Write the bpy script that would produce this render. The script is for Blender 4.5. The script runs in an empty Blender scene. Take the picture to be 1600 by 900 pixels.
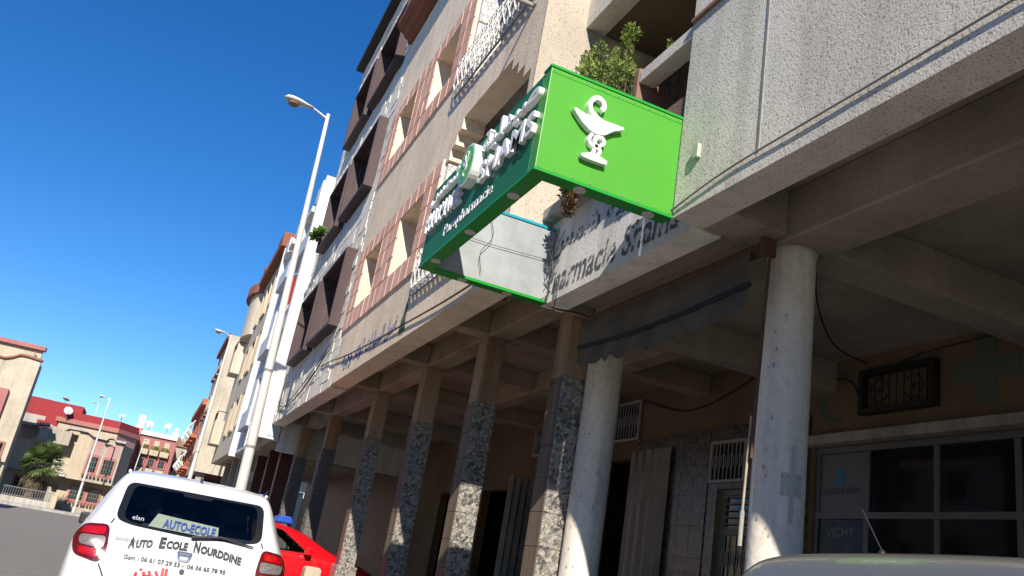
import bpy, bmesh, math, random
from mathutils import Vector, Matrix
from mathutils.bvhtree import BVHTree

random.seed(11)
SC = bpy.context.scene
COL = SC.collection

# ------------------------------------------------------------------ camera, sky, sun, exposure
RX = (0.901338074704513, 0.2754087143540671, 0.3342749095367488)
RY = (-0.4009989113164142, 0.23897914916836804, 0.8843578683914185)
RZ = (0.1636751300931584, -0.9311492932503374, 0.3258396008289737)
cam_d = bpy.data.cameras.new('camera')
cam = bpy.data.objects.new('camera', cam_d)
COL.objects.link(cam)
cam.matrix_world = Matrix(((RX[0], -RX[1], -RX[2], 0.0),
                           (RY[0], -RY[1], -RY[2], 0.0),
                           (RZ[0], -RZ[1], -RZ[2], 1.15),
                           (0, 0, 0, 1)))
cam_d.sensor_width = 36.0
cam_d.lens = 36.0 * 1310 / 1600
cam_d.clip_start = 0.05
cam_d.clip_end = 3000
SC.camera = cam

SUN = Vector((0.26, 1.0, -0.67)).normalized()          # direction the light travels
world = bpy.data.worlds.new('World')
SC.world = world
world.use_nodes = True
wn = world.node_tree
sky = wn.nodes.new('ShaderNodeTexSky')
sky.sky_type = 'NISHITA'
sky.sun_disc = False
sky.sun_elevation = math.asin(-SUN.z)
sky.sun_rotation = math.atan2(-SUN.x, -SUN.y)
sky.air_density = 0.8
sky.dust_density = 0.0
sky.ozone_density = 4.0
sky.altitude = 50
hsv = wn.nodes.new('ShaderNodeHueSaturation')
hsv.inputs['Saturation'].default_value = 1.28
hsv.inputs['Hue'].default_value = 0.505
wn.links.new(sky.outputs[0], hsv.inputs['Color'])
wn.links.new(hsv.outputs[0], wn.nodes['Background'].inputs[0])
wn.nodes['Background'].inputs[1].default_value = 0.115

sun_d = bpy.data.lights.new('sun', 'SUN')
sun_d.energy = 5.0
sun_d.angle = math.radians(0.5)
sun_d.color = (1.0, 0.92, 0.80)
sun = bpy.data.objects.new('sun', sun_d)
COL.objects.link(sun)
sun.location = (-10, -30, 40)
sun.rotation_euler = SUN.to_track_quat('-Z', 'Y').to_euler()

SC.view_settings.view_transform = 'Standard'
SC.view_settings.look = 'None'
SC.view_settings.exposure = 0.55
SC.view_settings.gamma = 1.0
SC.view_settings.use_curve_mapping = False
SC.cycles.max_bounces = 6
SC.cycles.transparent_max_bounces = 12

# ------------------------------------------------------------------ materials
def new_mat(name):
    m = bpy.data.materials.new(name)
    m.use_nodes = True
    nt = m.node_tree
    b = nt.nodes['Principled BSDF']
    return m, nt, b

def N(nt, t, **kw):
    n = nt.nodes.new(t)
    for k, v in kw.items():
        if k == 'inp':
            for i, x in v.items():
                n.inputs[i].default_value = x
        else:
            setattr(n, k, v)
    return n

def pos_vec(nt, scale=(1, 1, 1), off=(0, 0, 0)):
    g = N(nt, 'ShaderNodeNewGeometry')
    mp = N(nt, 'ShaderNodeMapping')
    mp.inputs['Scale'].default_value = scale
    mp.inputs['Location'].default_value = off
    nt.links.new(g.outputs['Position'], mp.inputs['Vector'])
    return mp.outputs[0]

def noise(nt, vec, scale, detail=3, rough=.55):
    n = N(nt, 'ShaderNodeTexNoise')
    n.inputs['Scale'].default_value = scale
    n.inputs['Detail'].default_value = detail
    n.inputs['Roughness'].default_value = rough
    nt.links.new(vec, n.inputs['Vector'])
    return n.outputs[0]

def ramp(nt, fac, stops):
    r = N(nt, 'ShaderNodeValToRGB')
    while len(r.color_ramp.elements) < len(stops):
        r.color_ramp.elements.new(0.5)
    for e, (p, c) in zip(r.color_ramp.elements, stops):
        e.position = p
        e.color = (c[0], c[1], c[2], 1) if not isinstance(c, (int, float)) else (c, c, c, 1)
    nt.links.new(fac, r.inputs[0])
    return r.outputs[0]

def mul(nt, a, b, fac=1.0, mode='MULTIPLY'):
    m = N(nt, 'ShaderNodeMix', data_type='RGBA', blend_type=mode)
    m.inputs[0].default_value = fac
    nt.links.new(a, m.inputs[6])
    if isinstance(b, tuple):
        m.inputs[7].default_value = (*b[:3], 1)
    else:
        nt.links.new(b, m.inputs[7])
    return m.outputs[2]

def bump(nt, b, h, strength, dist):
    bp = N(nt, 'ShaderNodeBump')
    bp.inputs['Strength'].default_value = strength
    bp.inputs['Distance'].default_value = dist
    nt.links.new(h, bp.inputs['Height'])
    nt.links.new(bp.outputs[0], b.inputs['Normal'])

def plaster(name, col, rough=.9, var=.18, streak=.25, bs=60, bd=.004, spec=.2, blotch=.7):
    """Weathered render: broad tone change, rain streaks with their own shape, fine grain relief."""
    m, nt, b = new_mat(name)
    base = N(nt, 'ShaderNodeRGB'); base.outputs[0].default_value = (*col, 1)
    p = pos_vec(nt)
    n1 = noise(nt, p, blotch, 5, .6)
    c = mul(nt, base.outputs[0], ramp(nt, n1, [(.3, 1 - var), (.65, 1.0)]))
    ps = pos_vec(nt, (5, 5, .35))
    n2 = noise(nt, ps, 1.0, 4, .6)
    c = mul(nt, c, ramp(nt, n2, [(.38, 1 - streak), (.56, 1.0)]))
    n3 = noise(nt, p, bs, 3, .6)
    c = mul(nt, c, ramp(nt, n3, [(.3, .86), (.6, 1.0)]))
    nt.links.new(c, b.inputs['Base Color'])
    b.inputs['Roughness'].default_value = rough
    b.inputs['Specular IOR Level'].default_value = spec
    if bd:
        bump(nt, b, n3, .8, bd)
    return m

def roughcast(name, col, dark, bs=34, bd=.02, thr=.42):
    """Sprayed plaster: pebbly relief with shade and slight grime painted into the colour of the pits."""
    m, nt, b = new_mat(name)
    base = N(nt, 'ShaderNodeRGB'); base.outputs[0].default_value = (*col, 1)
    p = pos_vec(nt)
    n1 = noise(nt, p, .9, 5, .6)
    c = mul(nt, base.outputs[0], ramp(nt, n1, [(.3, .78), (.66, 1.0)]))
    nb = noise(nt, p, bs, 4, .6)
    pits = ramp(nt, nb, [(thr - .06, (dark[0], dark[1], dark[2])), (thr + .03, (1, 1, 1))])  # dark specks: relief shading put into the colour, plus slight grime
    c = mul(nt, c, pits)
    st = noise(nt, pos_vec(nt, (4, 4, .3)), 1.0, 4, .6)
    c = mul(nt, c, ramp(nt, st, [(.34, .86), (.5, 1.0)]))
    nt.links.new(c, b.inputs['Base Color'])
    b.inputs['Roughness'].default_value = .92
    b.inputs['Specular IOR Level'].default_value = .15
    bump(nt, b, nb, 1.0, bd)
    return m

def plain(name, col, rough=.5, metal=0.0, spec=.4, var=.1, vs=8, coat=0.0, bd=0.0, bs=40):
    m, nt, b = new_mat(name)
    base = N(nt, 'ShaderNodeRGB'); base.outputs[0].default_value = (*col, 1)
    n1 = noise(nt, pos_vec(nt), vs, 4, .6)
    c = mul(nt, base.outputs[0], ramp(nt, n1, [(.3, 1 - var), (.65, 1.0)]))
    nt.links.new(c, b.inputs['Base Color'])
    rr = ramp(nt, n1, [(.3, min(1, rough + .08)), (.7, max(0, rough - .04))])
    nt.links.new(rr, b.inputs['Roughness'])
    b.inputs['Metallic'].default_value = metal
    b.inputs['Specular IOR Level'].default_value = spec
    b.inputs['Coat Weight'].default_value = coat
    b.inputs['Coat Roughness'].default_value = .04
    if bd:
        bump(nt, b, noise(nt, pos_vec(nt), bs, 3), .8, bd)
    return m

def marble(name, dark, light, sc=22, gloss=.25):
    m, nt, b = new_mat(name)
    p = pos_vec(nt)
    wob = noise(nt, p, 14, 3)
    ad = N(nt, 'ShaderNodeMix', data_type='RGBA', blend_type='ADD'); ad.inputs[0].default_value = .16
    nt.links.new(p, ad.inputs[6]); nt.links.new(wob, ad.inputs[7])
    v = N(nt, 'ShaderNodeTexVoronoi', feature='F1'); v.inputs['Scale'].default_value = sc
    nt.links.new(ad.outputs[2], v.inputs['Vector'])
    sep = N(nt, 'ShaderNodeSeparateColor'); nt.links.new(v.outputs['Color'], sep.inputs[0])
    tone = ramp(nt, sep.outputs[0], [(0, dark), (.35, tuple(.5 * (a + c) for a, c in zip(dark, light))), (.75, light), (1, (light[0] * 1.05, light[1] * .93, light[2] * .76))])
    e = N(nt, 'ShaderNodeTexVoronoi', feature='DISTANCE_TO_EDGE'); e.inputs['Scale'].default_value = sc
    nt.links.new(ad.outputs[2], e.inputs['Vector'])
    ed = ramp(nt, e.outputs['Distance'], [(.01, (.25, .25, .25)), (.06, (1, 1, 1))])
    n2 = noise(nt, p, 60, 4, .7)
    c = mul(nt, tone, ed)
    c = mul(nt, c, ramp(nt, n2, [(.35, .45), (.55, 1.0)]))
    nt.links.new(c, b.inputs['Base Color'])
    b.inputs['Roughness'].default_value = gloss
    return m

def glassy(name, tint=(.012, .013, .014), rough=.06):
    m, nt, b = new_mat(name)
    b.inputs['Base Color'].default_value = (*tint, 1)
    b.inputs['Roughness'].default_value = rough
    b.inputs['Specular IOR Level'].default_value = .4
    bump(nt, b, noise(nt, pos_vec(nt), 1.2, 2), .25, .02)
    return m

def clear_glass(name, tint=(.74, .80, .77)):
    m, nt, b = new_mat(name)
    tr = N(nt, 'ShaderNodeBsdfTransparent'); tr.inputs[0].default_value = (*tint, 1)
    gl = N(nt, 'ShaderNodeBsdfGlossy'); gl.inputs['Roughness'].default_value = .03
    fr = N(nt, 'ShaderNodeFresnel'); fr.inputs[0].default_value = 1.5
    mx = N(nt, 'ShaderNodeMixShader')
    nt.links.new(fr.outputs[0], mx.inputs[0]); nt.links.new(tr.outputs[0], mx.inputs[1]); nt.links.new(gl.outputs[0], mx.inputs[2])
    nt.links.new(mx.outputs[0], nt.nodes['Material Output'].inputs[0])
    return m

def worn_paint(name, col, keep=.47, scale=30):
    """Flaking painted lettering: bare wall shows through where paint is gone."""
    m, nt, b = new_mat(name)
    b.inputs['Base Color'].default_value = (*col, 1)
    b.inputs['Roughness'].default_value = .85
    n = noise(nt, pos_vec(nt), scale, 4, .65)
    n2 = noise(nt, pos_vec(nt), 3.0, 3, .6)
    ad = N(nt, 'ShaderNodeMath', operation='ADD'); nt.links.new(n, ad.inputs[0])
    sc_ = N(nt, 'ShaderNodeMath', operation='MULTIPLY_ADD'); sc_.inputs[1].default_value = .5; sc_.inputs[2].default_value = -.25
    nt.links.new(n2, sc_.inputs[0]); nt.links.new(sc_.outputs[0], ad.inputs[1])
    a = ramp(nt, ad.outputs[0], [(keep - .04, 0.0), (keep + .02, 1.0)])
    nt.links.new(a, b.inputs['Alpha'])
    return m

def leafy(name, c1, c2, c3, scale=4):
    m, nt, b = new_mat(name)
    n1 = noise(nt, pos_vec(nt), scale, 4, .7)
    c = ramp(nt, n1, [(.32, c1), (.5, c2), (.68, c3)])
    nt.links.new(c, b.inputs['Base Color'])
    b.inputs['Roughness'].default_value = .65
    b.inputs['Specular IOR Level'].default_value = .3
    b.inputs['Subsurface Weight'].default_value = 0
    tl = N(nt, 'ShaderNodeBsdfTranslucent'); nt.links.new(c, tl.inputs[0])
    mx = N(nt, 'ShaderNodeMixShader'); mx.inputs[0].default_value = .25
    nt.links.new(b.outputs[0], mx.inputs[1]); nt.links.new(tl.outputs[0], mx.inputs[2])
    nt.links.new(mx.outputs[0], nt.nodes['Material Output'].inputs[0])
    return m

M = {}
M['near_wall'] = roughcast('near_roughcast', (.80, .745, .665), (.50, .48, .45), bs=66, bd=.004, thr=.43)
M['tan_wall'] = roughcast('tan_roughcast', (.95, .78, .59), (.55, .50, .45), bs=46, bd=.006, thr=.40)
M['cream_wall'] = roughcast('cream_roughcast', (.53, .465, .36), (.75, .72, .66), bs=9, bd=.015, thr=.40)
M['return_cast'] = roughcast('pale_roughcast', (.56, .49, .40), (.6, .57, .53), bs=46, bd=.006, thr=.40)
M['white_paint'] = plaster('white_render', (.74, .72, .69), var=.1, streak=.14)
M['blue_white'] = plaster('blue_white_render', (.62, .67, .74), var=.1, streak=.14)
M['sign_wall'] = plaster('whitewashed_wall', (.92, .88, .82), var=.16, streak=.2, bs=30, blotch=1.6)
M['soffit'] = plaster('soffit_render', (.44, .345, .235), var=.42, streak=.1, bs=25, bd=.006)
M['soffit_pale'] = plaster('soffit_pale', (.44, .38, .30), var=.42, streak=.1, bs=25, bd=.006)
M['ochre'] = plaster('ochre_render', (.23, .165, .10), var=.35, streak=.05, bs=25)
M['col_white'] = plaster('column_whitewash', (.80, .73, .63), var=.12, streak=.2, bs=18, bd=.006)
M['pillar_plaster'] = plaster('pillar_plaster', (.42, .30, .19), var=.2, streak=.3, bs=30)
M['brick_tile'] = plain('salmon_tile', (.86, .50, .34), rough=.55, var=.3, vs=2.2)
M['mortar'] = plaster('pale_mortar', (.88, .82, .73), streak=.1)
M['stone'] = plaster('white_stone', (.90, .83, .72), var=.18, streak=.12, bs=30, bd=.006, blotch=2.5)
M['brown_box'] = plaster('brown_metal_box', (.09, .06, .062), var=.15, streak=.15, bs=20, bd=0, rough=.6)
M['dark_cornice'] = plain('dark_cornice', (.03, .022, .024), rough=.7)
M['terracotta'] = plaster('terracotta', (.34, .13, .085), var=.25, streak=.2)
M['marble_dark'] = marble('grey_marble_tile', (.08, .08, .078), (.42, .40, .36), sc=27)
M['marble_wall'] = marble('brown_marble_tile', (.04, .035, .035), (.19, .16, .15), sc=16, gloss=.3)
M['marble_edge'] = plaster('grey_edge_strip', (.25, .185, .135), var=.25, streak=.3, bs=40, bd=0, rough=.9, spec=.1)
M['red_stain'] = plaster('faded_red_paint', (.42, .14, .13), var=.3, streak=.3)
M['slate'] = plain('dark_slate', (.16, .145, .13), rough=.6, var=.5, vs=18)
M['dark_red'] = plain('dark_red_column', (.09, .028, .025), rough=.45, var=.3)
M['concrete'] = plaster('raw_concrete', (.48, .45, .41), var=.25, streak=.3, bs=40)
M['asphalt'] = plain('asphalt', (.21, .195, .18), rough=.9, var=.2, vs=3.0, bd=.006, bs=90)
M['paving'] = plain('arcade_paving', (.17, .16, .15), rough=.75, var=.3, vs=3)
M['earth'] = plain('dry_ground', (.22, .19, .15), rough=.95, var=.3, vs=.6)
M['kerb'] = plaster('kerb_stone', (.42, .41, .39))
M['white_iron'] = plain('white_iron', (.80, .79, .76), rough=.5)
M['grey_iron'] = plain('grey_iron', (.22, .22, .22), rough=.5)
M['pale_iron'] = plain('pale_grille', (.42, .41, .40), rough=.5)
M['black_iron'] = plain('black_iron', (.02, .02, .02), rough=.5)
M['rust'] = plain('rusty_iron', (.12, .06, .035), rough=.8, var=.5, vs=12)
M['shutter'] = plain('shutter_metal', (.33, .30, .26), rough=.5, var=.3, vs=2)
M['window'] = glassy('window_glass')
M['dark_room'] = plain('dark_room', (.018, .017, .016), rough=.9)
M['cable'] = plain('cable', (.03, .03, .03), rough=.6)
M['cable_grey'] = plain('cable_grey', (.30, .28, .25), rough=.7)
M['sign_green'] = plain('sign_bright_green', (.075, .34, .032), rough=.33, spec=.4, var=.1, vs=3)
M['sign_dark'] = plain('sign_deep_green', (.018, .18, .072), rough=.5, spec=.25, var=.08, vs=2)
M['sign_edge'] = plain('sign_edge_green', (.01, .30, .03), rough=.3, spec=.5)
M['sign_white'] = plain('letter_white', (.86, .86, .86), rough=.35, var=.03)
M['letter_side'] = plain('letter_silver', (.72, .73, .75), rough=.3, var=.06)
M['logo_green'] = plain('logo_green', (.12, .52, .10), rough=.3)
M['lamp_lens'] = plain('spot_lens', (.62, .60, .55), rough=.3)
M['zinc'] = plain('galvanised_sheet', (.36, .385, .40), rough=.5, metal=.25, var=.3, vs=3.5)
M['teal'] = plain('teal_trim', (.0, .30, .40), rough=.4)
M['wall_letters'] = worn_paint('flaked_letters', (.10, .115, .13), .455, 18)
M['blue_letters'] = worn_paint('blue_letters', (.03, .10, .35), .37, 22)
M['green_mark'] = worn_paint('green_mark', (.07, .13, .07), .42, 16)
M['faded_green'] = worn_paint('faded_green', (.09, .118, .085), .29, 9)
M['faint_green'] = worn_paint('faint_green', (.42, .43, .38), .36, 12)
M['awning'] = plain('awning_cloth', (.115, .095, .072), rough=.9, var=.45, vs=3.0)
M['awning_stripe'] = plain('awning_stripe', (.015, .025, .035), rough=.9, var=.3, vs=6)
M['shrub'] = leafy('shrub_leaf', (.08, .12, .025), (.18, .26, .055), (.32, .36, .10), 9)
M['shrub_dry'] = leafy('dry_leaf', (.10, .04, .03), (.16, .09, .05), (.18, .17, .06), 9)
M['grassy'] = leafy('bright_leaf', (.04, .10, .02), (.09, .20, .03), (.16, .30, .06), 12)
M['palm'] = leafy('palm_leaf', (.06, .10, .03), (.12, .18, .05), (.22, .27, .10), 1.5)
M['palm_dry'] = leafy('palm_dry', (.10, .08, .05), (.16, .13, .08), (.2, .16, .09), 2)
M['bark'] = plaster('bark', (.16, .12, .09), bs=20)
M['car_white'] = plain('car_white', (.57, .575, .58), rough=.22, coat=.6, var=.02)
M['car_red'] = plain('car_red', (.62, .006, .012), rough=.22, coat=.8, var=.03)
M['car_grey'] = plain('car_grey', (.24, .235, .215), rough=.24, coat=.7, var=.05, metal=.5)
M['liner'] = plain('car_lining', (.06, .06, .06), rough=.9)
M['car_glass'] = clear_glass('car_glass')
M['frit'] = plain('glass_border', (.012, .013, .015), rough=.08, spec=.6)
M['black_plastic'] = plain('black_plastic', (.02, .02, .022), rough=.5)
M['light_red'] = plain('lamp_red', (.42, .004, .006), rough=.1, coat=1.0, var=.35, vs=30)
M['light_dark'] = plain('lamp_dark_red', (.10, .003, .008), rough=.1, coat=1.0)
M['light_clear'] = plain('lamp_clear', (.24, .22, .21), rough=.2, metal=.3, coat=1.0, var=.5, vs=45)
M['chrome'] = plain('chrome', (.62, .63, .65), rough=.15, metal=1.0)
M['decal_black'] = plain('decal_black', (.018, .018, .022), rough=.4)
M['decal_red'] = plain('decal_red', (.55, .02, .03), rough=.4)
M['plate'] = plain('plate_cream', (.42, .44, .38), rough=.5)
M['blue_text'] = plain('blue_text', (.02, .06, .42), rough=.5)
M['blue_box'] = plain('blue_box', (.01, .07, .45), rough=.4)
M['seat'] = plain('seat_cloth', (.03, .035, .05), rough=.9)
M['tyre'] = plain('tyre', (.02, .02, .02), rough=.85)
M['rim'] = plain('rim', (.45, .45, .46), rough=.35, metal=.7)
M['sticker'] = plain('sticker_white', (.7, .72, .72), rough=.6)
M['lamp_steel'] = plaster('lamp_grey_paint', (.62, .61, .58), var=.08, streak=.12, bd=0, rough=.55)
M['dish'] = plain('dish_white', (.55, .54, .53), rough=.5)
M['pink_wall'] = plaster('pink_render', (.46, .27, .26), var=.14, streak=.15)
M['pink_trim'] = plaster('pink_trim', (.42, .18, .16), var=.12, streak=.1)
M['red_wall'] = plaster('red_render', (.33, .045, .05), var=.15, streak=.1)
M['rose_wall'] = plaster('rose_render', (.40, .16, .15), var=.15, streak=.15)
M['salmon_wall'] = plaster('salmon_render', (.66, .24, .18), var=.12, streak=.1)
M['house_cream'] = plaster('house_cream', (.52, .44, .325), var=.12, streak=.12)
M['house_grey'] = plaster('house_greyed', (.44, .395, .32), var=.15, streak=.2)
M['trim_grey'] = plaster('trim_grey', (.52, .45, .42))
M['beige_wall'] = plaster('beige_render', (.66, .58, .46), var=.15, streak=.2)
M['orange_wall'] = plaster('orange_render', (.48, .15, .085), var=.14, streak=.15)
M['flag_red'] = plain('flag_red', (.50, .02, .035), rough=.85)
M['poster_blue'] = plain('poster_navy', (.012, .016, .06), rough=.3)
M['poster_white'] = plain('poster_white', (.165, .165, .17), rough=.35)
M['poster_cyan'] = plain('poster_cyan', (.02, .22, .45), rough=.35)
M['poster_black'] = plain('poster_black', (.01, .01, .018), rough=.3)
M['alu'] = plain('aluminium_frame', (.17, .168, .16), rough=.4, metal=.3)
M['text_grey'] = plain('text_grey', (.35, .36, .40), rough=.5)
M['bucket'] = plain('green_plastic', (.10, .20, .09), rough=.5)
M['sack'] = plain('sack_cloth', (.42, .36, .26), rough=.9, var=.3)
M['planter'] = plaster('planter_brown', (.32, .19, .14), var=.3, streak=.2)
M['patterned'] = marble('white_patterned_tile', (.50, .50, .50), (.84, .83, .81), sc=13, gloss=.3)

# ------------------------------------------------------------------ mesh helpers
WM = {}                                                   # object -> wanted world matrix

class MB:
    def __init__(s):
        s.v = []; s.f = []
    def add(s, vs, fs):
        o = len(s.v)
        s.v += [tuple(p) for p in vs]
        s.f += [tuple(i + o for i in f) for f in fs]
        return s
    def box(s, x0, x1, y0, y1, z0, z1):
        vs = [(x, y, z) for x in (x0, x1) for y in (y0, y1) for z in (z0, z1)]
        return s.add(vs, [(0, 1, 3, 2), (4, 6, 7, 5), (0, 4, 5, 1), (2, 3, 7, 6), (0, 2, 6, 4), (1, 5, 7, 3)])
    def prism(s, poly, fn, a, b):
        """poly of (u,v); fn(u,v,w)->xyz; extruded from w=a to w=b"""
        n = len(poly)
        vs = [fn(u, v, a) for u, v in poly] + [fn(u, v, b) for u, v in poly]
        fs = [tuple(range(n - 1, -1, -1)), tuple(range(n, 2 * n))]
        fs += [(i, (i + 1) % n, n + (i + 1) % n, n + i) for i in range(n)]
        return s.add(vs, fs)
    def tube(s, path, r, n=6, cap=True):
        path = [Vector(p) for p in path]
        rs = r if isinstance(r, (list, tuple)) else [r] * len(path)
        vs = []
        t0 = None
        for i, p in enumerate(path):
            t = (path[min(i + 1, len(path) - 1)] - path[max(i - 1, 0)])
            t = t.normalized() if t.length > 1e-9 else Vector((0, 0, 1))
            ref = Vector((0, 0, 1)) if abs(t.z) < .95 else Vector((1, 0, 0))
            a = t.cross(ref).normalized(); b = t.cross(a)
            for k in range(n):
                q = 2 * math.pi * k / n
                vs.append(p + (a * math.cos(q) + b * math.sin(q)) * rs[i])
        fs = []
        for i in range(len(path) - 1):
            for k in range(n):
                fs.append((i * n + k, i * n + (k + 1) % n, (i + 1) * n + (k + 1) % n, (i + 1) * n + k))
        if cap:
            fs.append(tuple(range(n)))
            fs.append(tuple((len(path) - 1) * n + k for k in range(n)))
        return s.add(vs, fs)
    def lathe(s, prof, c, n=16, axis='z'):
        vs = []
        for r, h in prof:
            for k in range(n):
                q = 2 * math.pi * k / n
                u, w = r * math.cos(q), r * math.sin(q)
                p = (u, w, h) if axis == 'z' else ((h, u, w) if axis == 'x' else (u, h, w))
                vs.append((c[0] + p[0], c[1] + p[1], c[2] + p[2]))
        fs = []
        for i in range(len(prof) - 1):
            for k in range(n):
                fs.append((i * n + k, i * n + (k + 1) % n, (i + 1) * n + (k + 1) % n, (i + 1) * n + k))
        fs.append(tuple(range(n))); fs.append(tuple((len(prof) - 1) * n + k for k in range(n)))
        return s.add(vs, fs)
    def wall(s, u0, u1, v0, v1, t, holes, fn):
        """slab with rectangular holes, fn(u,v,w)->xyz, w from 0 (front) to t (back)"""
        us = sorted({u0, u1, *[min(max(h[i], u0), u1) for h in holes for i in (0, 1)]})
        vs_ = sorted({v0, v1, *[min(max(h[i], v0), v1) for h in holes for i in (2, 3)]})
        def solid(i, j):
            if not (0 <= i < len(us) - 1 and 0 <= j < len(vs_) - 1): return False
            cu = (us[i] + us[i + 1]) / 2; cv = (vs_[j] + vs_[j + 1]) / 2
            return not any(h[0] < cu < h[1] and h[2] < cv < h[3] for h in holes)
        idx = {}; V = []; F = []
        def g(i, j, k):
            key = (i, j, k)
            if key not in idx:
                idx[key] = len(V); V.append(fn(us[i], vs_[j], t * k))
            return idx[key]
        for i in range(len(us) - 1):
            for j in range(len(vs_) - 1):
                if not solid(i, j): continue
                F.append((g(i, j, 0), g(i + 1, j, 0), g(i + 1, j + 1, 0), g(i, j + 1, 0)))
                F.append((g(i, j, 1), g(i, j + 1, 1), g(i + 1, j + 1, 1), g(i + 1, j, 1)))
                if not solid(i - 1, j): F.append((g(i, j, 0), g(i, j + 1, 0), g(i, j + 1, 1), g(i, j, 1)))
                if not solid(i + 1, j): F.append((g(i + 1, j, 0), g(i + 1, j, 1), g(i + 1, j + 1, 1), g(i + 1, j + 1, 0)))
                if not solid(i, j - 1): F.append((g(i, j, 0), g(i, j, 1), g(i + 1, j, 1), g(i + 1, j, 0)))
                if not solid(i, j + 1): F.append((g(i, j + 1, 0), g(i + 1, j + 1, 0), g(i + 1, j + 1, 1), g(i, j + 1, 1)))
        return s.add(V, F)
    def mesh(s, name, smooth=False):
        me = bpy.data.meshes.new(name)
        me.from_pydata(s.v, [], s.f)
        bm = bmesh.new(); bm.from_mesh(me)
        bmesh.ops.recalc_face_normals(bm, faces=bm.faces)
        bm.to_mesh(me); bm.free()
        if smooth:
            for p in me.polygons: p.use_smooth = True
        return me
    def build(s, name, mat, parent=None, smooth=False, bevel=0.0, local=False):
        o = bpy.data.objects.new(name, s.mesh(name, smooth))
        if mat: o.data.materials.append(M[mat] if isinstance(mat, str) else mat)
        COL.objects.link(o)
        attach(o, parent, local)
        if bevel:
            b = o.modifiers.new('bevel', 'BEVEL'); b.width = bevel; b.segments = 2; b.limit_method = 'ANGLE'; b.angle_limit = math.radians(40)
        return o

def attach(o, parent, local=False, basis=None):
    if basis is not None:
        o.matrix_basis = basis
    if parent is not None:
        o.parent = parent
        if local:
            WM[o] = WM[parent] @ o.matrix_basis
        else:
            o.matrix_parent_inverse = WM[parent].inverted()
            WM[o] = o.matrix_basis.copy()
    else:
        WM[o] = o.matrix_basis.copy()

def tag(o, label, cat, group=None):
    o['label'] = label; o['category'] = cat
    if group: o['group'] = group
    return o

def thing(name, label, cat, loc=(0, 0, 0), rotz=0.0, group=None):
    o = bpy.data.objects.new(name, None)
    o.empty_display_size = .2
    COL.objects.link(o)
    attach(o, None, basis=Matrix.Translation(loc) @ Matrix.Rotation(rotz, 4, 'Z'))
    return tag(o, label, cat, group)

def struct(o):
    o['kind'] = 'structure'
    return o

_unit = {}
def piece(name, mat, parent, c, d, rot=None):
    """one brick / tile / slat: a box that shares its mesh with its kin"""
    key = (name, mat)
    if key not in _unit:
        me = MB().box(-.5, .5, -.5, .5, -.5, .5).mesh(name)
        me.materials.append(M[mat]); _unit[key] = me
    o = bpy.data.objects.new(name, _unit[key])
    COL.objects.link(o)
    b = Matrix.Translation(c)
    if rot is not None: b = b @ rot
    attach(o, parent, basis=b @ Matrix.Diagonal((d[0], d[1], d[2], 1)))
    return o

def facade(xf):                    # facing the street (-X): u = y, v = z
    return lambda u, v, w: (xf + w, u, v)
def frontal(yf):                   # facing the camera (-Y): u = x, v = z
    return lambda u, v, w: (u, yf + w, v)

# ---- lettering
FORMS = {'ا': (0xFE8D, 2), 'أ': (0xFE83, 2), 'ب': (0xFE8F, 4), 'ة': (0xFE93, 2), 'ت': (0xFE95, 4), 'ج': (0xFE9D, 4), 'د': (0xFEA9, 2),
         'ر': (0xFEAD, 2), 'س': (0xFEB1, 4), 'ش': (0xFEB5, 4), 'ص': (0xFEB9, 4), 'غ': (0xFECD, 4), 'ل': (0xFEDD, 4),
         'م': (0xFEE1, 4), 'ن': (0xFEE5, 4), 'ه': (0xFEE9, 4), 'و': (0xFEED, 2), 'ي': (0xFEF1, 4)}
def arabic(t):
    out = []
    for i, ch in enumerate(t):
        if ch not in FORMS: out.append(ch); continue
        b, n = FORMS[ch]
        pj = i > 0 and t[i - 1] in FORMS and FORMS[t[i - 1]][1] == 4
        nj = i + 1 < len(t) and t[i + 1] in FORMS and n == 4
        out.append(chr(b + (3 if pj and nj else 1 if pj else 2 if nj else 0)))
    return ''.join(reversed(out))

def text_geo(body, extrude=0.0, res=2, shear=0.0, bold=0.0):
    c = bpy.data.curves.new('lettering', 'FONT')
    c.body = body; c.resolution_u = res; c.extrude = extrude; c.shear = shear; c.offset = bold
    o = bpy.data.objects.new('lettering', c)
    COL.objects.link(o)
    bpy.context.view_layer.update()
    dg = bpy.context.evaluated_depsgraph_get()
    me = bpy.data.meshes.new_from_object(o.evaluated_get(dg))
    vs = [v.co.copy() for v in me.vertices]; fs = [tuple(p.vertices) for p in me.polygons]
    bpy.data.objects.remove(o); bpy.data.meshes.remove(me); bpy.data.curves.remove(c)
    x0 = min(v.x for v in vs); x1 = max(v.x for v in vs); y0 = min(v.y for v in vs); y1 = max(v.y for v in vs)
    return [((v.x - x0) / (x1 - x0), (v.y - y0) / (y1 - y0), v.z) for v in vs], fs

def text_part(name, body, origin, right, up, w, h, mat, parent, depth=0.0, bold=0.0, shear=0.0, local=False, res=2):
    vs, fs = text_geo(body, 1.0 if depth else 0.0, res, shear, bold)
    o = Vector(origin); r = Vector(right); u = Vector(up); n = r.cross(u)
    mb = MB().add([o + r * (a * w) + u * (b * h) + n * (c * depth / 2) for a, b, c in vs], fs)
    me = bpy.data.meshes.new(name); me.from_pydata(mb.v, [], mb.f)
    ob = bpy.data.objects.new(name, me); me.materials.append(M[mat]); COL.objects.link(ob)
    attach(ob, parent, local)
    return ob

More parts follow.
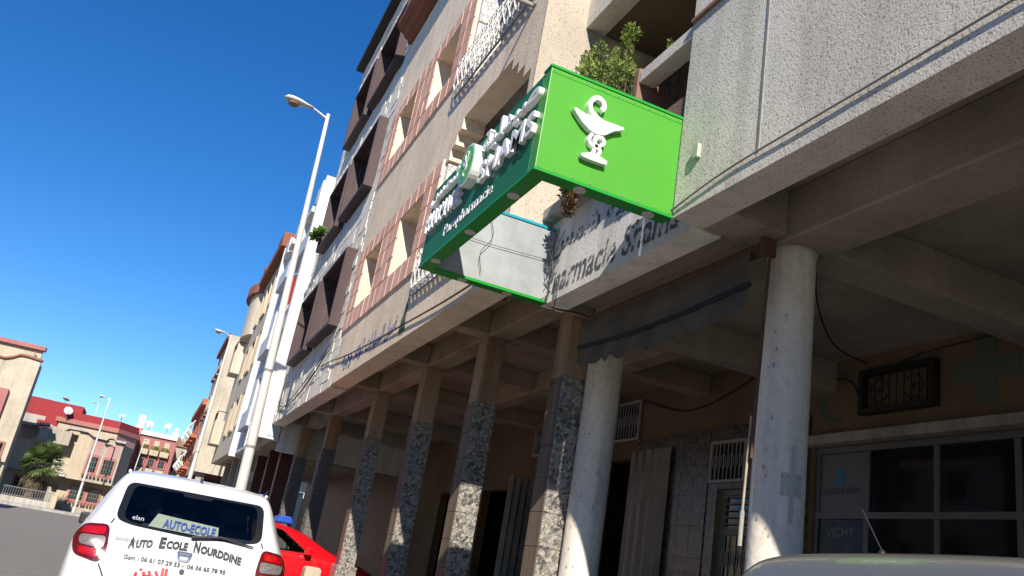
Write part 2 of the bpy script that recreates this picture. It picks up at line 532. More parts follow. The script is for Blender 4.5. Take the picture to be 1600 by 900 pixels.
def stroke(mb, pts, fn, wid, a, b):
    """flat ribbon of constant width along a polyline, with thickness a..b"""
    n = len(pts); L = []; Rr = []
    for i, p in enumerate(pts):
        p0 = pts[max(i - 1, 0)]; p1 = pts[min(i + 1, n - 1)]
        d = Vector((p1[0] - p0[0], p1[1] - p0[1]))
        d = d.normalized() if d.length else Vector((1, 0))
        w = wid[i] if isinstance(wid, list) else wid
        L.append((p[0] - d.y * w / 2, p[1] + d.x * w / 2)); Rr.append((p[0] + d.y * w / 2, p[1] - d.x * w / 2))
    vs = []
    for l, r in zip(L, Rr):
        vs += [fn(*l, a), fn(*r, a), fn(*r, b), fn(*l, b)]
    fs = []
    for i in range(n - 1):
        o = 4 * i
        for k in range(4):
            fs.append((o + k, o + (k + 1) % 4, o + 4 + (k + 1) % 4, o + 4 + k))
    fs += [(0, 1, 2, 3), tuple(4 * (n - 1) + k for k in range(4))]
    return mb.add(vs, fs)

def smooth_line(pts, k=4):
    out = []
    n = len(pts)
    for i in range(n - 1):
        p0 = pts[max(i - 1, 0)]; p1 = pts[i]; p2 = pts[i + 1]; p3 = pts[min(i + 2, n - 1)]
        for j in range(k):
            t = j / k
            out.append(tuple(.5 * ((2 * b) + (-a + c) * t + (2 * a - 5 * b + 4 * c - d) * t * t + (-a + 3 * b - 3 * c + d) * t ** 3)
                             for a, b, c, d in zip(p0, p1, p2, p3)))
    out.append(tuple(pts[-1]))
    return out

def cable(name, pts, r, parent, mat='cable', k=5, n=5):
    return MB().tube(smooth_line(pts, k), r, n).build(name, mat, parent, smooth=True)

# ------------------------------------------------------------------ ground, road, pavement
def rise(y):
    t = min(max((y - 36) / 32, 0), 1)
    return .52 * t * t * (3 - 2 * t)

ys = [-60, -20, 0, 20, 36, 40, 44, 48, 52, 56, 60, 64, 68, 80, 120, 300, 900]
mb = MB()
for xi in (-600, 600):
    pass
vs = []; fs = []
for y in ys:
    for x in (-600, -60, 60, 600): vs.append((x, y, rise(y) - .012))
for i in range(len(ys) - 1):
    for j in range(3): fs.append((i * 4 + j, i * 4 + j + 1, i * 4 + 5 + j, i * 4 + 4 + j))
struct(MB().add(vs, fs).build('ground', 'earth'))

def strip(x0, x1, y0, y1, dz):
    yy = [y0] + [y for y in ys if y0 < y < y1] + [y1]
    vs = []; fs = []
    for y in yy: vs += [(x0, y, rise(y) + dz), (x1, y, rise(y) + dz)]
    for i in range(len(yy) - 1): fs.append((2 * i, 2 * i + 1, 2 * i + 3, 2 * i + 2))
    return MB().add(vs, fs)
struct(strip(-30, 3.25, -30, 61.5, 0.0).build('road', 'asphalt'))
struct(MB().box(3.4, 7.0, -10, 23.6, -.05, .14).build('pavement', 'paving'))
kerb = struct(MB().box(3.25, 3.4, -10, 23.6, -.06, .13).build('kerb', 'kerb', bevel=.015))
pv = MB()
pv.box(-30, 0.2, 61.5, 66.0, .2, rise(64) + .12)
struct(pv.build('far_pavement', 'kerb', bevel=.02))

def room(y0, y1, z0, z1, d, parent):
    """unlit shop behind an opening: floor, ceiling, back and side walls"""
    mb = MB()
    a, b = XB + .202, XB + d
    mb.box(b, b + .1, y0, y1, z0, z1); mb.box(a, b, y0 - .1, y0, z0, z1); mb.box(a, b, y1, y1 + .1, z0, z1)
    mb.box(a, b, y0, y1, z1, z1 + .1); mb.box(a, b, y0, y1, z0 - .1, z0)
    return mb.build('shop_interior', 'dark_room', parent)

# ------------------------------------------------------------------ pharmacy building (nearest)
XB = 7.2                                                   # back wall of the arcade
ph = thing('pharmacy_building', 'grey roughcast pharmacy building with round white columns and bay wall painted with worn lettering', 'building', (5, 4, 0))
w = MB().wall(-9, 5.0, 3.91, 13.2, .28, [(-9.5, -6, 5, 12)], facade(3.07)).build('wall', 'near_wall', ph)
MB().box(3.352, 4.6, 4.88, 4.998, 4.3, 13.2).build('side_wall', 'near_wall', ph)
MB().box(3.04, 3.069, 4.2, 4.997, 5.68, 5.71).build('window_sill', 'planter', ph)
# bay wall with the painted name
MB().wall(5.003, 7.72, 3.89, 4.84, .25, [], facade(3.27)).build('bay_wall', 'sign_wall', ph)
lg = MB().box(3.13, 3.7, 5.85, 7.74, 4.842, 4.97).build('balcony_ledge', 'concrete', ph, bevel=.012)
MB().box(3.3, 5.2, 5.003, 7.74, 4.972, 5.02).build('balcony_floor', 'concrete', ph)
MB().box(3.08, 3.24, 5.003, 5.84, 5.56, 5.69).build('balcony_rail', 'near_wall', ph, bevel=.01)
MB().box(3.09, 3.6, 5.003, 5.84, 4.842, 5.03).build('balcony_kerb', 'planter', ph, bevel=.01)
bal = MB().lathe([(.045, 5.031), (.045, 5.06), (.03, 5.08), (.055, 5.16), (.06, 5.22), (.035, 5.3), (.025, 5.34), (.04, 5.37), (.028, 5.40),
                  (.045, 5.45), (.05, 5.49), (.03, 5.53), (.045, 5.545), (.045, 5.559)], (0, 0, 0), 12).mesh('baluster', True)
bal.materials.append(M['planter'])
for k in range(5):
    o = bpy.data.objects.new('baluster', bal); COL.objects.link(o)
    attach(o, ph, basis=Matrix.Translation((3.5, 5.10 + .165 * k, 0)))
MB().box(3.07, 3.5, 5.845, 5.93, 4.975, 5.73).build('balcony_pier', 'planter', ph, bevel=.012)
MB().box(3.13, 3.16, 5.935, 7.1, 4.975, 5.3).build('planter_front', 'planter', ph)
MB().box(4.6, 4.75, 5.003, 7.74, 5.02, 7.4).build('balcony_back_wall', 'ochre', ph)
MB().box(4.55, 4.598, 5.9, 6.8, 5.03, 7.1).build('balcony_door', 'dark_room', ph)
MB().wall(5.003, 7.74, 7.42, 8.55, .25, [], facade(3.28)).build('upper_band', 'near_wall', ph)
MB().box(3.532, 4.6, 5.003, 7.74, 7.44, 7.55).build('balcony_ceiling', 'ochre', ph)
MB().box(3.0, 4.6, 6.9, 7.74, 8.553, 8.68).build('upper_slab', 'planter', ph)
MB().box(4.603, 9, 5.003, 7.74, 7.55, 13).build('upper_wall', 'near_wall', ph)

MB().box(4.77, 12.5, -9, 5.0, 4.62, 13.0).build('building_core', 'concrete', ph)
MB().box(10.4, 12.4, -9, 8.0, 0, 4.6).build('ground_core', 'concrete', ph)
# ceiling and beams of the arcade under the pharmacy
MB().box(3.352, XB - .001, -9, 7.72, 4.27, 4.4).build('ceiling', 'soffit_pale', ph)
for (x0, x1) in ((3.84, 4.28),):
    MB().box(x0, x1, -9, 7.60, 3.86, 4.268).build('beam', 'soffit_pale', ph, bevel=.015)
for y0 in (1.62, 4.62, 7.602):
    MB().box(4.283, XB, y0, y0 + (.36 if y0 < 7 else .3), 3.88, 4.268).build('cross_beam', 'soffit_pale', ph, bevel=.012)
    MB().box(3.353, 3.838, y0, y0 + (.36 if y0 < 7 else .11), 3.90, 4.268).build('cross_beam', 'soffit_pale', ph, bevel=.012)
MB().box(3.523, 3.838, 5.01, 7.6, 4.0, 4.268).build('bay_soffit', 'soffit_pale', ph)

def round_column(y):
    c = MB().lathe([(.205, .14), (.205, .2), (.19, .22), (.183, 3.80), (.2, 3.86)], (4.06, y, 0), 28).build('column', 'col_white', ph, smooth=False)
    for p in c.data.polygons: p.use_smooth = len(p.vertices) == 4
    return c
for y in (1.9, 4.82, 7.60): c = round_column(y); 
for cyy in (4.82, 7.60):
    for k in range(18):
        ang = random.uniform(.75, 1.45) if k < 20 else random.uniform(-.2, 1.4)
        zc = random.uniform(1.3, 3.5); rr = random.uniform(.005, .014)
        pts = [(4.06 - .1895 * math.sin(ang + rr / .19 * math.cos(q) * .7), cyy - .1895 * math.cos(ang + rr / .19 * math.cos(q) * .7), zc + rr * 1.5 * math.sin(q) * random.uniform(.6, 1.2)) for q in [math.radians(t_) for t_ in range(0, 360, 45)]]
        MB().add(pts, [tuple(range(8))]).build('paint_chip', 'concrete', ph)
# faded marks painted on the columns
def curved_mark(name, col_y, polys, mat):
    mb = MB()
    for poly in polys:
        pts = []
        for u, v in poly:                       # u = angle round the column from the -Y side towards -X, v = height
            pts.append((4.06 - .189 * math.sin(u), col_y - .189 * math.cos(u), v))
        mb.add(pts, [tuple(range(len(pts)))])
    mb.build(name, mat, ph)
curved_mark('cross_mark', 4.82, [[(.1, 1.82), (.28, 1.82), (.28, 2.35), (.1, 2.35)], [(-.25, 2.0), (.098, 2.0), (.098, 2.16), (-.25, 2.16)], [(.282, 2.0), (.62, 2.0), (.62, 2.16), (.282, 2.16)]], 'faint_green')
curved_mark('crescent_mark', 7.60, [[(.1 + .38 * math.cos(a), 2.12 + .2 * math.sin(a)) for a in [math.radians(x) for x in range(70, 291, 20)]]
            + [(.2 + .22 * math.cos(a), 2.12 + .145 * math.sin(a)) for a in [math.radians(x) for x in range(280, 79, -20)]]], 'faint_green')

# arcade back wall of the pharmacy with its shop front
hf = [(4.0, 7.96, .14, 3.24)]
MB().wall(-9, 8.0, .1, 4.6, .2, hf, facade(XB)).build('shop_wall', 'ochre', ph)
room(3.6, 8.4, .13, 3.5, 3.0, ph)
sf = MB().build('shop_front', None, ph) if False else None
fr = MB()
for z in (.16, 2.42, 3.17): fr.box(XB + .04, XB + .12, 4.0, 7.96, z, z + .07)
for y in (4.0, 5.33, 6.22, 7.13, 7.89):
    for z0, z1 in ((.232, 2.418), (2.492, 3.168)): fr.box(XB + .045, XB + .115, y, y + .06, z0, z1)
frame = fr.build('shop_front_frame', 'alu', ph)
cells = [(4.06, 5.33), (5.39, 6.22), (6.28, 7.13), (7.19, 7.89)]
upm = ['poster_blue', 'window', 'window', 'poster_white']
for (y0, y1), mt in zip(cells, upm):
    MB().box(XB + .07, XB + .09, y0 + .002, y1 - .002, 2.494, 3.166).build('pane', mt, frame)
for (y0, y1), mt in zip(cells, ['poster_white', 'window', 'window', 'poster_black']):
    MB().box(XB + .07, XB + .09, y0 + .002, y1 - .002, .234, 2.416).build('pane', mt, frame)
MB().box(XB + .062, XB + .069, 4.07, 5.32, 2.14, 2.412).build('poster_band', 'poster_blue', frame)
R_, U_ = (0, -1, 0), (0, 0, 1)
xt = XB + .066
text_part('lettering', 'VICHY', (xt, 5.28, 2.74), R_, U_, .52, .13, 'text_grey', frame)
text_part('lettering', 'VICHY', (xt, 7.76, 2.22), R_, U_, .42, .11, 'text_grey', frame)
text_part('lettering', 'LA ROCHE-POSAY', (xt, 7.83, 2.70), R_, U_, .56, .07, 'poster_blue', frame)
text_part('lettering', 'LABORATOIRE DERMATOLOGIQUE', (xt, 7.83, 2.65), R_, U_, .56, .025, 'text_grey', frame)
MB().box(xt - .002, xt + .003, 7.52, 7.62, 2.80, 3.0).build('poster_mark', 'poster_cyan', frame)
text_part('lettering', 'RENAISSANCE', (XB + .059, 5.28, 2.31), R_, U_, .7, .08, 'text_grey', frame)
text_part('lettering', 'CAPILLAIRE', (XB + .059, 5.28, 2.19), R_, U_, .62, .08, 'text_grey', frame)
MB().lathe([(.03, 1.75), (.04, 1.78), (.03, 1.9), (.014, 1.95), (.014, 2.02)], (XB + .05, 5.15, 0), 10).build('poster_bottle', 'poster_black', frame)
# roller shutter box and painted emblems on the shop wall
MB().box(XB - .14, XB - .002, 3.95, 8.0, 3.245, 3.36).build('shutter_box', 'concrete', ph, bevel=.01)
def on_back(poly, name, mat):
    MB().prism(poly, facade(XB - .006), 0, .003).build(name, mat, ph)
cy, cz = 5.62, 3.87
on_back([(cy - .11, cz - .36), (cy + .11, cz - .36), (cy + .11, cz - .11), (cy + .36, cz - .11), (cy + .36, cz + .11), (cy + .11, cz + .11),
         (cy + .11, cz + .36), (cy - .11, cz + .36), (cy - .11, cz + .11), (cy - .36, cz + .11), (cy - .36, cz - .11), (cy - .11, cz - .11)], 'cross_emblem', 'faded_green')
cr = [math.radians(a) for a in range(45, 316, 15)]
on_back([(7.63 - .30 * math.cos(a), 3.84 + .32 * math.sin(a)) for a in cr] + [(7.55 - .24 * math.cos(a), 3.84 + .26 * math.sin(a)) for a in reversed(cr)], 'crescent_emblem', 'faded_green')
vg = MB().wall(6.16, 7.18, 3.55, 4.06, .1, [(6.22, 7.12, 3.61, 4.0)], facade(XB - .1)).build('vent_frame', 'black_iron', ph)
vb = MB()
for k in range(9): vb.tube([(XB - .06, 6.27 + .1 * k, 3.61), (XB - .06, 6.27 + .1 * k, 4.0)], .008, 5)
for cyy in (6.45, 6.9):
    vb.tube([(XB - .06, cyy + .13 * math.cos(a), 3.80 + .13 * math.sin(a)) for a in [math.radians(q) for q in range(0, 361, 30)]], .008, 5)
    vb.box(XB - .075, XB - .05, cyy - .025, cyy + .025, 3.775, 3.825)
vb.build('vent_grille', 'black_iron', vg)

# plastered conduits and cables on the near wall
cable('wall_cable', [(3.055, 5.0, 3.97), (3.05, 4.6, 4.02), (3.052, 4.2, 4.05), (3.05, 3.6, 4.055), (3.052, 3.0, 4.06), (3.05, 2.2, 4.065), (3.05, 1.2, 4.05), (3.05, -2, 4.06)], .008, ph, 'cable_grey', 6)
MB().box(3.063, 3.071, 4.022, 4.04, 4.06, 9).build('conduit', 'cable_grey', ph)
MB().box(3.035, 3.071, 4.70, 4.77, 4.30, 4.42).build('junction_box', 'plate', ph, bevel=.008)
cable('ceiling_cable', [(4.3, 4.7, 4.24), (5.0, 5.6, 4.22), (5.8, 6.4, 4.2), (6.6, 7.0, 4.18), (7.15, 7.1, 4.15)], .01, ph)
cable('wall_flex', [(7.18, 7.9, 4.1), (7.18, 7.4, 4.0), (7.18, 7.2, 3.78), (7.18, 6.9, 4.0), (7.18, 6.4, 4.15), (7.18, 5.2, 4.2)], .008, ph)

# painted name on the bay wall
tx = 3.265
text_part('painted_lettering', arabic('صيدلية شمس'), (tx, 7.62, 4.36), R_, (0, 0, 1), 2.25, .36, 'wall_letters', ph, bold=.012)
text_part('painted_lettering', 'Pharmacie Shams', (tx, 7.66, 3.97), R_, (0, 0, 1), 2.45, .30, 'wall_letters', ph, bold=.015, shear=.15)

# ------------------------------------------------------------------ salmon-tiled apartment building
XM = 2.75
mn = thing('apartment_building', 'tan roughcast apartment building with salmon tile window bands and white lattice balconies', 'building', (5, 12, 0))
YA, YB_ = 7.76, 16.10
FH = 3.19
holes = []
for k in range(2):
    dz = FH * k
    holes += [(11.72, 13.0, 5.50 + dz, 6.54 + dz), (14.2, 15.38, 5.50 + dz, 6.54 + dz)]
# first-floor loggia with stepped corners, second-floor loggia plain
holes += [(8.62, 10.40, 4.72, 7.28), (8.38, 10.58, 4.72, 7.10), (8.14, 10.76, 4.72, 6.92), (7.90, 10.93, 4.72, 6.74)]
holes += [(7.95, 10.93, 7.93, 10.35)]
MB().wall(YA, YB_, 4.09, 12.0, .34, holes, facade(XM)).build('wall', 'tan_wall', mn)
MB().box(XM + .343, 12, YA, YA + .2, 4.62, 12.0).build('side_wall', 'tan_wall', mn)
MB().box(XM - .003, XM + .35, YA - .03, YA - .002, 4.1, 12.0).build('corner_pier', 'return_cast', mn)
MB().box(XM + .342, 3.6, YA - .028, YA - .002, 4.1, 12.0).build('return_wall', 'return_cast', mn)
# loggia insides
for z0, z1 in ((4.70, 7.9), (7.94, 10.9)):
    MB().box(XM + 1.5, XM + 1.6, 7.97, 11.2, z0, z1).build('loggia_back', 'beige_wall', mn)
    MB().box(XM + .345, XM + 1.5, 10.95, 11.05, z0, z1).build('loggia_jamb', 'patterned', mn)
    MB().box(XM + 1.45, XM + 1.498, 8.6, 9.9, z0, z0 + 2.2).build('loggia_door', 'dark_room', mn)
MB().box(XM + .343, XM + 1.5, 7.97, 10.95, 4.55, 4.69).build('loggia_floor', 'concrete', mn)
MB().box(XM + .343, XM + 1.5, 7.97, 10.95, 7.6, 7.92).build('loggia_floor', 'concrete', mn)
# white patterned tile edging strip beside the loggias
for z0, z1 in ((7.95, 9.2), (9.23, 10.3)):
    MB().box(XM + .02, XM + .33, 10.80, 10.928, z0, z1).build('tiled_jamb', 'patterned', mn)
MB().box(XM + .02, XM + .33, 10.80, 10.928, 4.75, 6.70).build('tiled_jamb', 'patterned', mn)

def lattice(name, y0, y1, z0, z1, x, parent):
    r = MB()
    r.tube([(x, y0, z1), (x, y1, z1)], .02, 6)
    r.tube([(x, y0, z0), (x, y1, z0)], .016, 6)
    rail = r.build(name, 'grey_iron', parent)
    mb = MB()
    n = int((y1 - y0) / .17)
    for i in range(n):
        a = y0 + (y1 - y0) * i / n; b = y0 + (y1 - y0) * (i + 1) / n; m = (a + b) / 2
        mb.tube(smooth_line([(x, a, z0), (x - .05, b, z0 + (z1 - z0) * .25), (x - .06, m, z0 + (z1 - z0) * .5), (x - .04, a, z0 + (z1 - z0) * .75), (x, b, z1)], 4), .009, 4)
        mb.tube(smooth_line([(x, b, z0), (x - .05, a, z0 + (z1 - z0) * .25), (x - .06, m, z0 + (z1 - z0) * .5), (x - .04, b, z0 + (z1 - z0) * .75), (x, a, z1)], 4), .009, 4)
        for zc in (.18, .5, .82):
            zc = z0 + (z1 - z0) * zc
            mb.tube([(x - .045, m + .055 * math.cos(q), zc + .055 * math.sin(q)) for q in [math.radians(t) for t in range(0, 361, 45)]], .008, 4)
    mb.build('scrollwork', 'white_iron', rail)
lattice('balcony_railing', 7.98, 11.02, 7.90, 8.62, XM - .05, mn)
lattice('balcony_railing', 7.98, 11.02, 4.66, 5.40, XM - .05, mn)
MB().tube([(XM + .02, 8.2, 7.80), (XM - .35, 8.25, 7.84)], .03, 8).build('drain_spout', 'cable_grey', mn)

# window bands: salmon tiles set proud of a pale mortar bed
for k in range(2):
    dz = FH * k
    zb, zt = 5.12 + dz, 6.83 + dz
    hs = [(11.715, 13.005, 5.495 + dz, 6.545 + dz), (14.195, 15.385, 5.495 + dz, 6.545 + dz)]
    bed = MB().wall(10.95, 16.09, zb, zt, .012, hs, facade(XM - .012)).build('tile_band', 'mortar', mn)
    rows = [(5.12, 5.49), (5.505, 5.845), (5.855, 6.19), (6.20, 6.535), (6.55, 6.83)]
    ncol = 13; cw = (16.09 - 10.95) / ncol
    for ri, (r0, r1) in enumerate(rows):
        for c in range(ncol):
            a = 10.95 + c * cw; b = a + cw
            segs = [(a, b)]
            if 0 < ri < 4:
                for h in hs:
                    ns = []
                    for (p, q) in segs:
                        if q <= h[0] or p >= h[1]: ns.append((p, q)); continue
                        if p < h[0]: ns.append((p, h[0]))
                        if q > h[1]: ns.append((h[1], q))
                    segs = ns
            for p, q in segs:
                if q - p < .05: continue
                piece('tile', 'brick_tile', bed, (XM - .022 + random.uniform(-.003, .003), (p + q) / 2, (r0 + r1) / 2 + dz), (.02, q - p - .03, r1 - r0 - .016))
    for h in hs:
        win = MB().wall(h[0], h[1], h[2], h[3], .06, [(h[0] + .07, (h[0] + h[1]) / 2 - .03, h[2] + .07, h[3] - .07), ((h[0] + h[1]) / 2 + .03, h[1] - .07, h[2] + .07, h[3] - .07)], facade(XM + .40)).build('window', 'planter', mn)
        MB().box(XM + .42, XM + .43, h[0] + .05, h[1] - .05, h[2] + .05, h[3] - .05).build('pane', 'window', win)
        MB().box(XM + .342, XM + .40, h[0] - .02, h[1] + .02, h[2] - .05, h[2] - .001).build('sill', 'concrete', win)
# terracotta eaves at the top
MB().prism([(2.35, 12.30), (2.35, 12.42), (3.2, 12.62), (3.2, 12.002), (2.75, 12.002), (2.72, 11.96), (2.66, 11.97), (2.64, 12.05), (2.56, 12.08), (2.52, 12.16), (2.42, 12.2)], lambda u, v, w_: (u, w_, v), 7.7, 16.22).build('eaves', 'terracotta', mn)

# painted Arabic line and green mark low on the wall
for wd, y_, wl, zz_ in (('غسل', 12.35, .62, 4.22), ('السيارات', 13.6, 1.15, 4.22), ('أولاد', 14.45, .72, 4.24), ('وجيه', 15.35, .78, 4.2)):
    text_part('painted_lettering', arabic(wd), (XM - .006, y_, zz_), R_, U_, wl, .36, 'blue_letters', mn, bold=.02)
MB().prism([(11.2, 4.22), (11.28, 4.4), (11.3, 4.62), (11.34, 4.74), (11.42, 4.55), (11.5, 4.4), (11.52, 4.22), (11.4, 4.16)], facade(XM - .008), 0, .004).build('painted_mark', 'green_mark', mn)
cable('wall_cable', [(XM - .02, 17.6, 4.70), (XM - .03, 16.4, 4.62), (XM - .03, 15.2, 4.5), (XM - .03, 13.0, 4.36), (XM - .03, 11.2, 4.28), (XM - .03, 9.5, 4.2), (XM - .02, 7.9, 4.18)], .012, mn)

# arcade under it
MB().box(XM + 1.62, 12.5, 7.97, 16.0, 4.82, 11.9).build('building_core', 'concrete', mn)
MB().box(9.85, 12.4, 8.01, 16.1, 0, 4.8).build('ground_core', 'concrete', mn)
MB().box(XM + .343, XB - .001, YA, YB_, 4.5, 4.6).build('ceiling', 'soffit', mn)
PIL = [(7.74, 3.66), (10.12, 3.6), (12.68, 3.6), (15.78, 3.6)]
MB().box(3.62, 3.94, YA, YB_, 4.14, 4.498).build('beam', 'soffit', mn, bevel=.02)
MB().box(5.5, 5.8, YA, YB_, 4.16, 4.498).build('beam', 'soffit', mn, bevel=.02)
for y, x in PIL[1:]:
    MB().box(XM + .345, 3.618, y + .02, y + .32, 4.16, 4.498).build('cross_beam', 'soffit', mn, bevel=.02)
    MB().box(3.943, XB, y + .02, y + .32, 4.18, 4.498).build('cross_beam', 'soffit', mn, bevel=.02)
TS = .333
for y, x in PIL:
    p = MB().box(x + .015, x + .285, y + .015, y + .33, 3.24, 4.14).build('pillar', 'pillar_plaster', mn, bevel=.012)
    MB().box(x + .02, x + .28, y + .02, y + .325, .1, 3.238).build('pillar_core', 'mortar', p)
    zs = .17
    i = 0
    while zs < 3.2:
        z1 = min(zs + TS, 3.24)
        piece('tile', 'marble_dark', p, (x + .15, y + .01, (zs + z1) / 2), (.288, .016, z1 - zs - .005))
        piece('tile', 'red_stain' if (z1 < 1.25 and y > 8) else 'marble_edge', p, (x + .01, y + .17, (zs + z1) / 2), (.016, .30, z1 - zs - .005))
        zs = z1 + .002
# plinths
for y, x in PIL[3:]:
    MB().box(x - .04, x + .34, y - .05, y + .4, .12, .92).build('pillar_plinth', 'marble_dark', mn, bevel=.012)
# back wall of the arcade: ochre above, marble tiles below, doors and grilles
doors = [(8.72, 9.75, .14, 2.80), (12.1, 13.1, .14, 3.36), (13.9, 15.6, .14, 3.1)]
vents = [(9.2, 9.9, 2.92, 3.42), (12.0, 13.25, 3.70, 4.30), (15.3, 16.0, 3.66, 4.24)]
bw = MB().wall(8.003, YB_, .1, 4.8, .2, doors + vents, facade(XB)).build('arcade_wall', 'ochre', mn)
MB().wall(8.003, 12.0, .12, 3.66, .02, doors + [(9.16, 9.94, 2.88, 3.46)], facade(XB - .022)).build('tile_bed', 'marble_wall', mn)
yy = 8.02
tb = bw
while yy < 11.95:
    zz = .14
    while zz < 3.6:
        a, b, c, d = yy, min(yy + .325, 11.98), zz, min(zz + .43, 3.61)
        if not any(a < h[1] and b > h[0] and c < h[3] + .02 and d > h[2] - .02 for h in doors + [vents[0]]):
            piece('tile', 'marble_wall', tb, (XB - .031, (a + b) / 2, (c + d) / 2), (.016, b - a - .006, d - c - .006))
        zz += .43
    yy += .325
for h in doors[:1]:
    dr = MB().wall(h[0], h[1], h[2], h[3], .05, [(h[0] + .1, h[1] - .1, h[2] + .12, 2.2), (h[0] + .1, h[1] - .1, 2.3, h[3] - .08)], facade(XB + .06)).build('iron_door', 'grey_iron', mn)
    MB().box(XB + .09, XB + .1, h[0] + .05, h[1] - .05, h[2] + .05, h[3] - .04).build('pane', 'window', dr)
    g = MB()
    for k in range(6):
        yk = h[0] + .15 + .145 * k
        g.tube([(XB + .045, yk, .3), (XB + .045, yk, 2.2)], .009, 5)
        for zc in (.7, 1.3, 1.9): g.tube([(XB + .04, yk + .05 * math.cos(q), zc + .13 * math.sin(q)) for q in [math.radians(t) for t in range(0, 361, 40)]], .008, 4)
    for k in range(5): g.tube([(XB + .045, h[0] + .1, 2.34 + .09 * k), (XB + .045, h[1] - .1, 2.34 + .09 * k)], .008, 4)
    g.build('door_grille', 'pale_iron', dr)
for h in doors[1:]:
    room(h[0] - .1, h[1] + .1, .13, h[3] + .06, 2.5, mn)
for h in vents:
    v = MB().wall(h[0] - .04, h[1] + .04, h[2] - .04, h[3] + .04, .03, [h], facade(XB - .055)).build('vent', 'pale_iron', mn)
    g = MB()
    n = int((h[1] - h[0]) / .085)
    for k in range(1, n):
        yk = h[0] + (h[1] - h[0]) * k / n
        g.tube([(XB - .04, yk, h[2]), (XB - .04, yk, h[3])], .008, 5)
        if k % 2: g.tube([(XB - .045, yk + .05 * math.cos(q), (h[2] + h[3]) / 2 + .1 * math.sin(q)) for q in [math.radians(t) for t in range(0, 361, 40)]], .007, 4)
    g.build('grille', 'pale_iron', v)
    MB().box(XB + .1, XB + .12, h[0], h[1], h[2], h[3]).build('pane', 'dark_room', v)
# folding shutter leaves standing open
def shutter(y0, x1, y1, z1, n, name='shutter'):
    """corrugated metal leaf from the wall at y0 out to (x1,y1)"""
    mb = MB()
    a = Vector((XB - .06, y0)); b = Vector((x1, y1)); d = (b - a) / n
    nrm = Vector((-d.y, d.x)).normalized()
    for k in range(n):
        p = a + d * k; q = a + d * (k + 1); m = p + d * .5 + nrm * .05
        for (s, e) in ((p, m), (m, q)):
            t = nrm * .006
            mb.add([(s.x, s.y, .16), (e.x, e.y, .16), (e.x, e.y, z1), (s.x, s.y, z1), (s.x + t.x, s.y + t.y, .16), (e.x + t.x, e.y + t.y, .16), (e.x + t.x, e.y + t.y, z1), (s.x + t.x, s.y + t.y, z1)],
                   [(0, 1, 2, 3), (4, 5, 6, 7), (0, 1, 5, 4), (2, 3, 7, 6), (0, 3, 7, 4), (1, 2, 6, 5)])
    o = mb.build(name, 'shutter', mn)
    h = b - d * .5
    MB().tube([(h.x - .03, h.y - .02, 1.5), (h.x - .07, h.y - .06, 1.5), (h.x - .07, h.y - .06, 1.68), (h.x - .03, h.y - .02, 1.68)], .01, 6).build('handle', 'alu', o)
shutter(12.06, XB - .1, 10.86, 3.46, 5)
shutter(13.16, 6.6, 13.2, 3.34, 4)
shutter(13.85, 6.6, 13.5, 3.1, 4)
shutter(15.65, 6.5, 15.5, 3.1, 4)
MB().box(XB - .15, XB - .03, 15.62, 16.08, 2.3, 2.72).build('shop_sign', 'poster_blue', mn)
MB().box(XB - .15, XB - .03, 13.4, 14.4, 3.12, 3.5).build('shop_sign', 'poster_blue', mn)
cable('ceiling_cable', [(XB - .05, 11.9, 4.3), (XB - .03, 11.0, 4.05), (XB - .03, 10.4, 4.0), (XB - .03, 9.6, 4.15), (XB - .03, 9.0, 4.35)], .012, mn)
for (x, y) in ((3.3, 9.0), (3.2, 11.6), (3.2, 14.6)):
    MB().tube([(x, y, 4.5), (x, y, 4.38), (x + .03, y + .02, 4.34)], .008, 5).build('lamp_flex', 'cable', mn)
    MB().lathe([(.03, 4.30), (.035, 4.33), (.02, 4.36)], (x + .03, y + .02, 0), 8).build('lamp_holder', 'black_plastic', mn)
# ------------------------------------------------------------------ white stone building with brown window boxes
sb = thing('stone_clad_building', 'white stone clad apartment block with protruding dark brown arched window boxes', 'building', (5, 20, 0))
Y0, Y1 = 16.12, 23.60
BOX = []
for k in range(3):
    z0 = 5.44 + 3.21 * k
    BOX += [(16.85, 19.42, z0, z0 + 1.74), (19.78, 22.2, z0 - .01, z0 + 1.73)]
holes = [(a + .075, b - .075, c + .075, d - .075) for a, b, c, d in BOX]
MB().wall(Y0, Y1, 4.05, 15.35, .3, holes, facade(XM + .02)).build('wall', 'stone', sb)
MB().box(XM + .323, 9, Y1 - .2, Y1, 4.5, 15.3).build('side_wall', 'white_paint', sb)
MB().box(XM + .323, 9, 16.13, 16.3, 12.0, 15.3).build('side_wall', 'white_paint', sb)
st = MB()
z = 4.06; row = 0
while z < 15.3:
    h = .205
    y = Y0 - random.uniform(0, .3)
    while y < Y1:
        l = random.uniform(.34, .62)
        a, b = max(y, Y0), min(y + l, Y1)
        if b - a > .04 and not any(a < q[1] - .06 and b > q[0] + .06 and z < q[3] - .06 and z + h > q[2] + .06 for q in BOX):
            d = random.uniform(.008, .026)
            st.box(XM + .02 - d, XM + .03, a + .005, b - .005, z + .005, min(z + h, 15.34) - .004)
        y += l
    z += h
so = st.build('stone_cladding', 'stone', sb); so['kind'] = 'stuff'
MB().box(2.52, 3.3, Y0 + .003, Y1 + .15, 15.352, 15.5).build('cornice', 'dark_cornice', sb, bevel=.01)

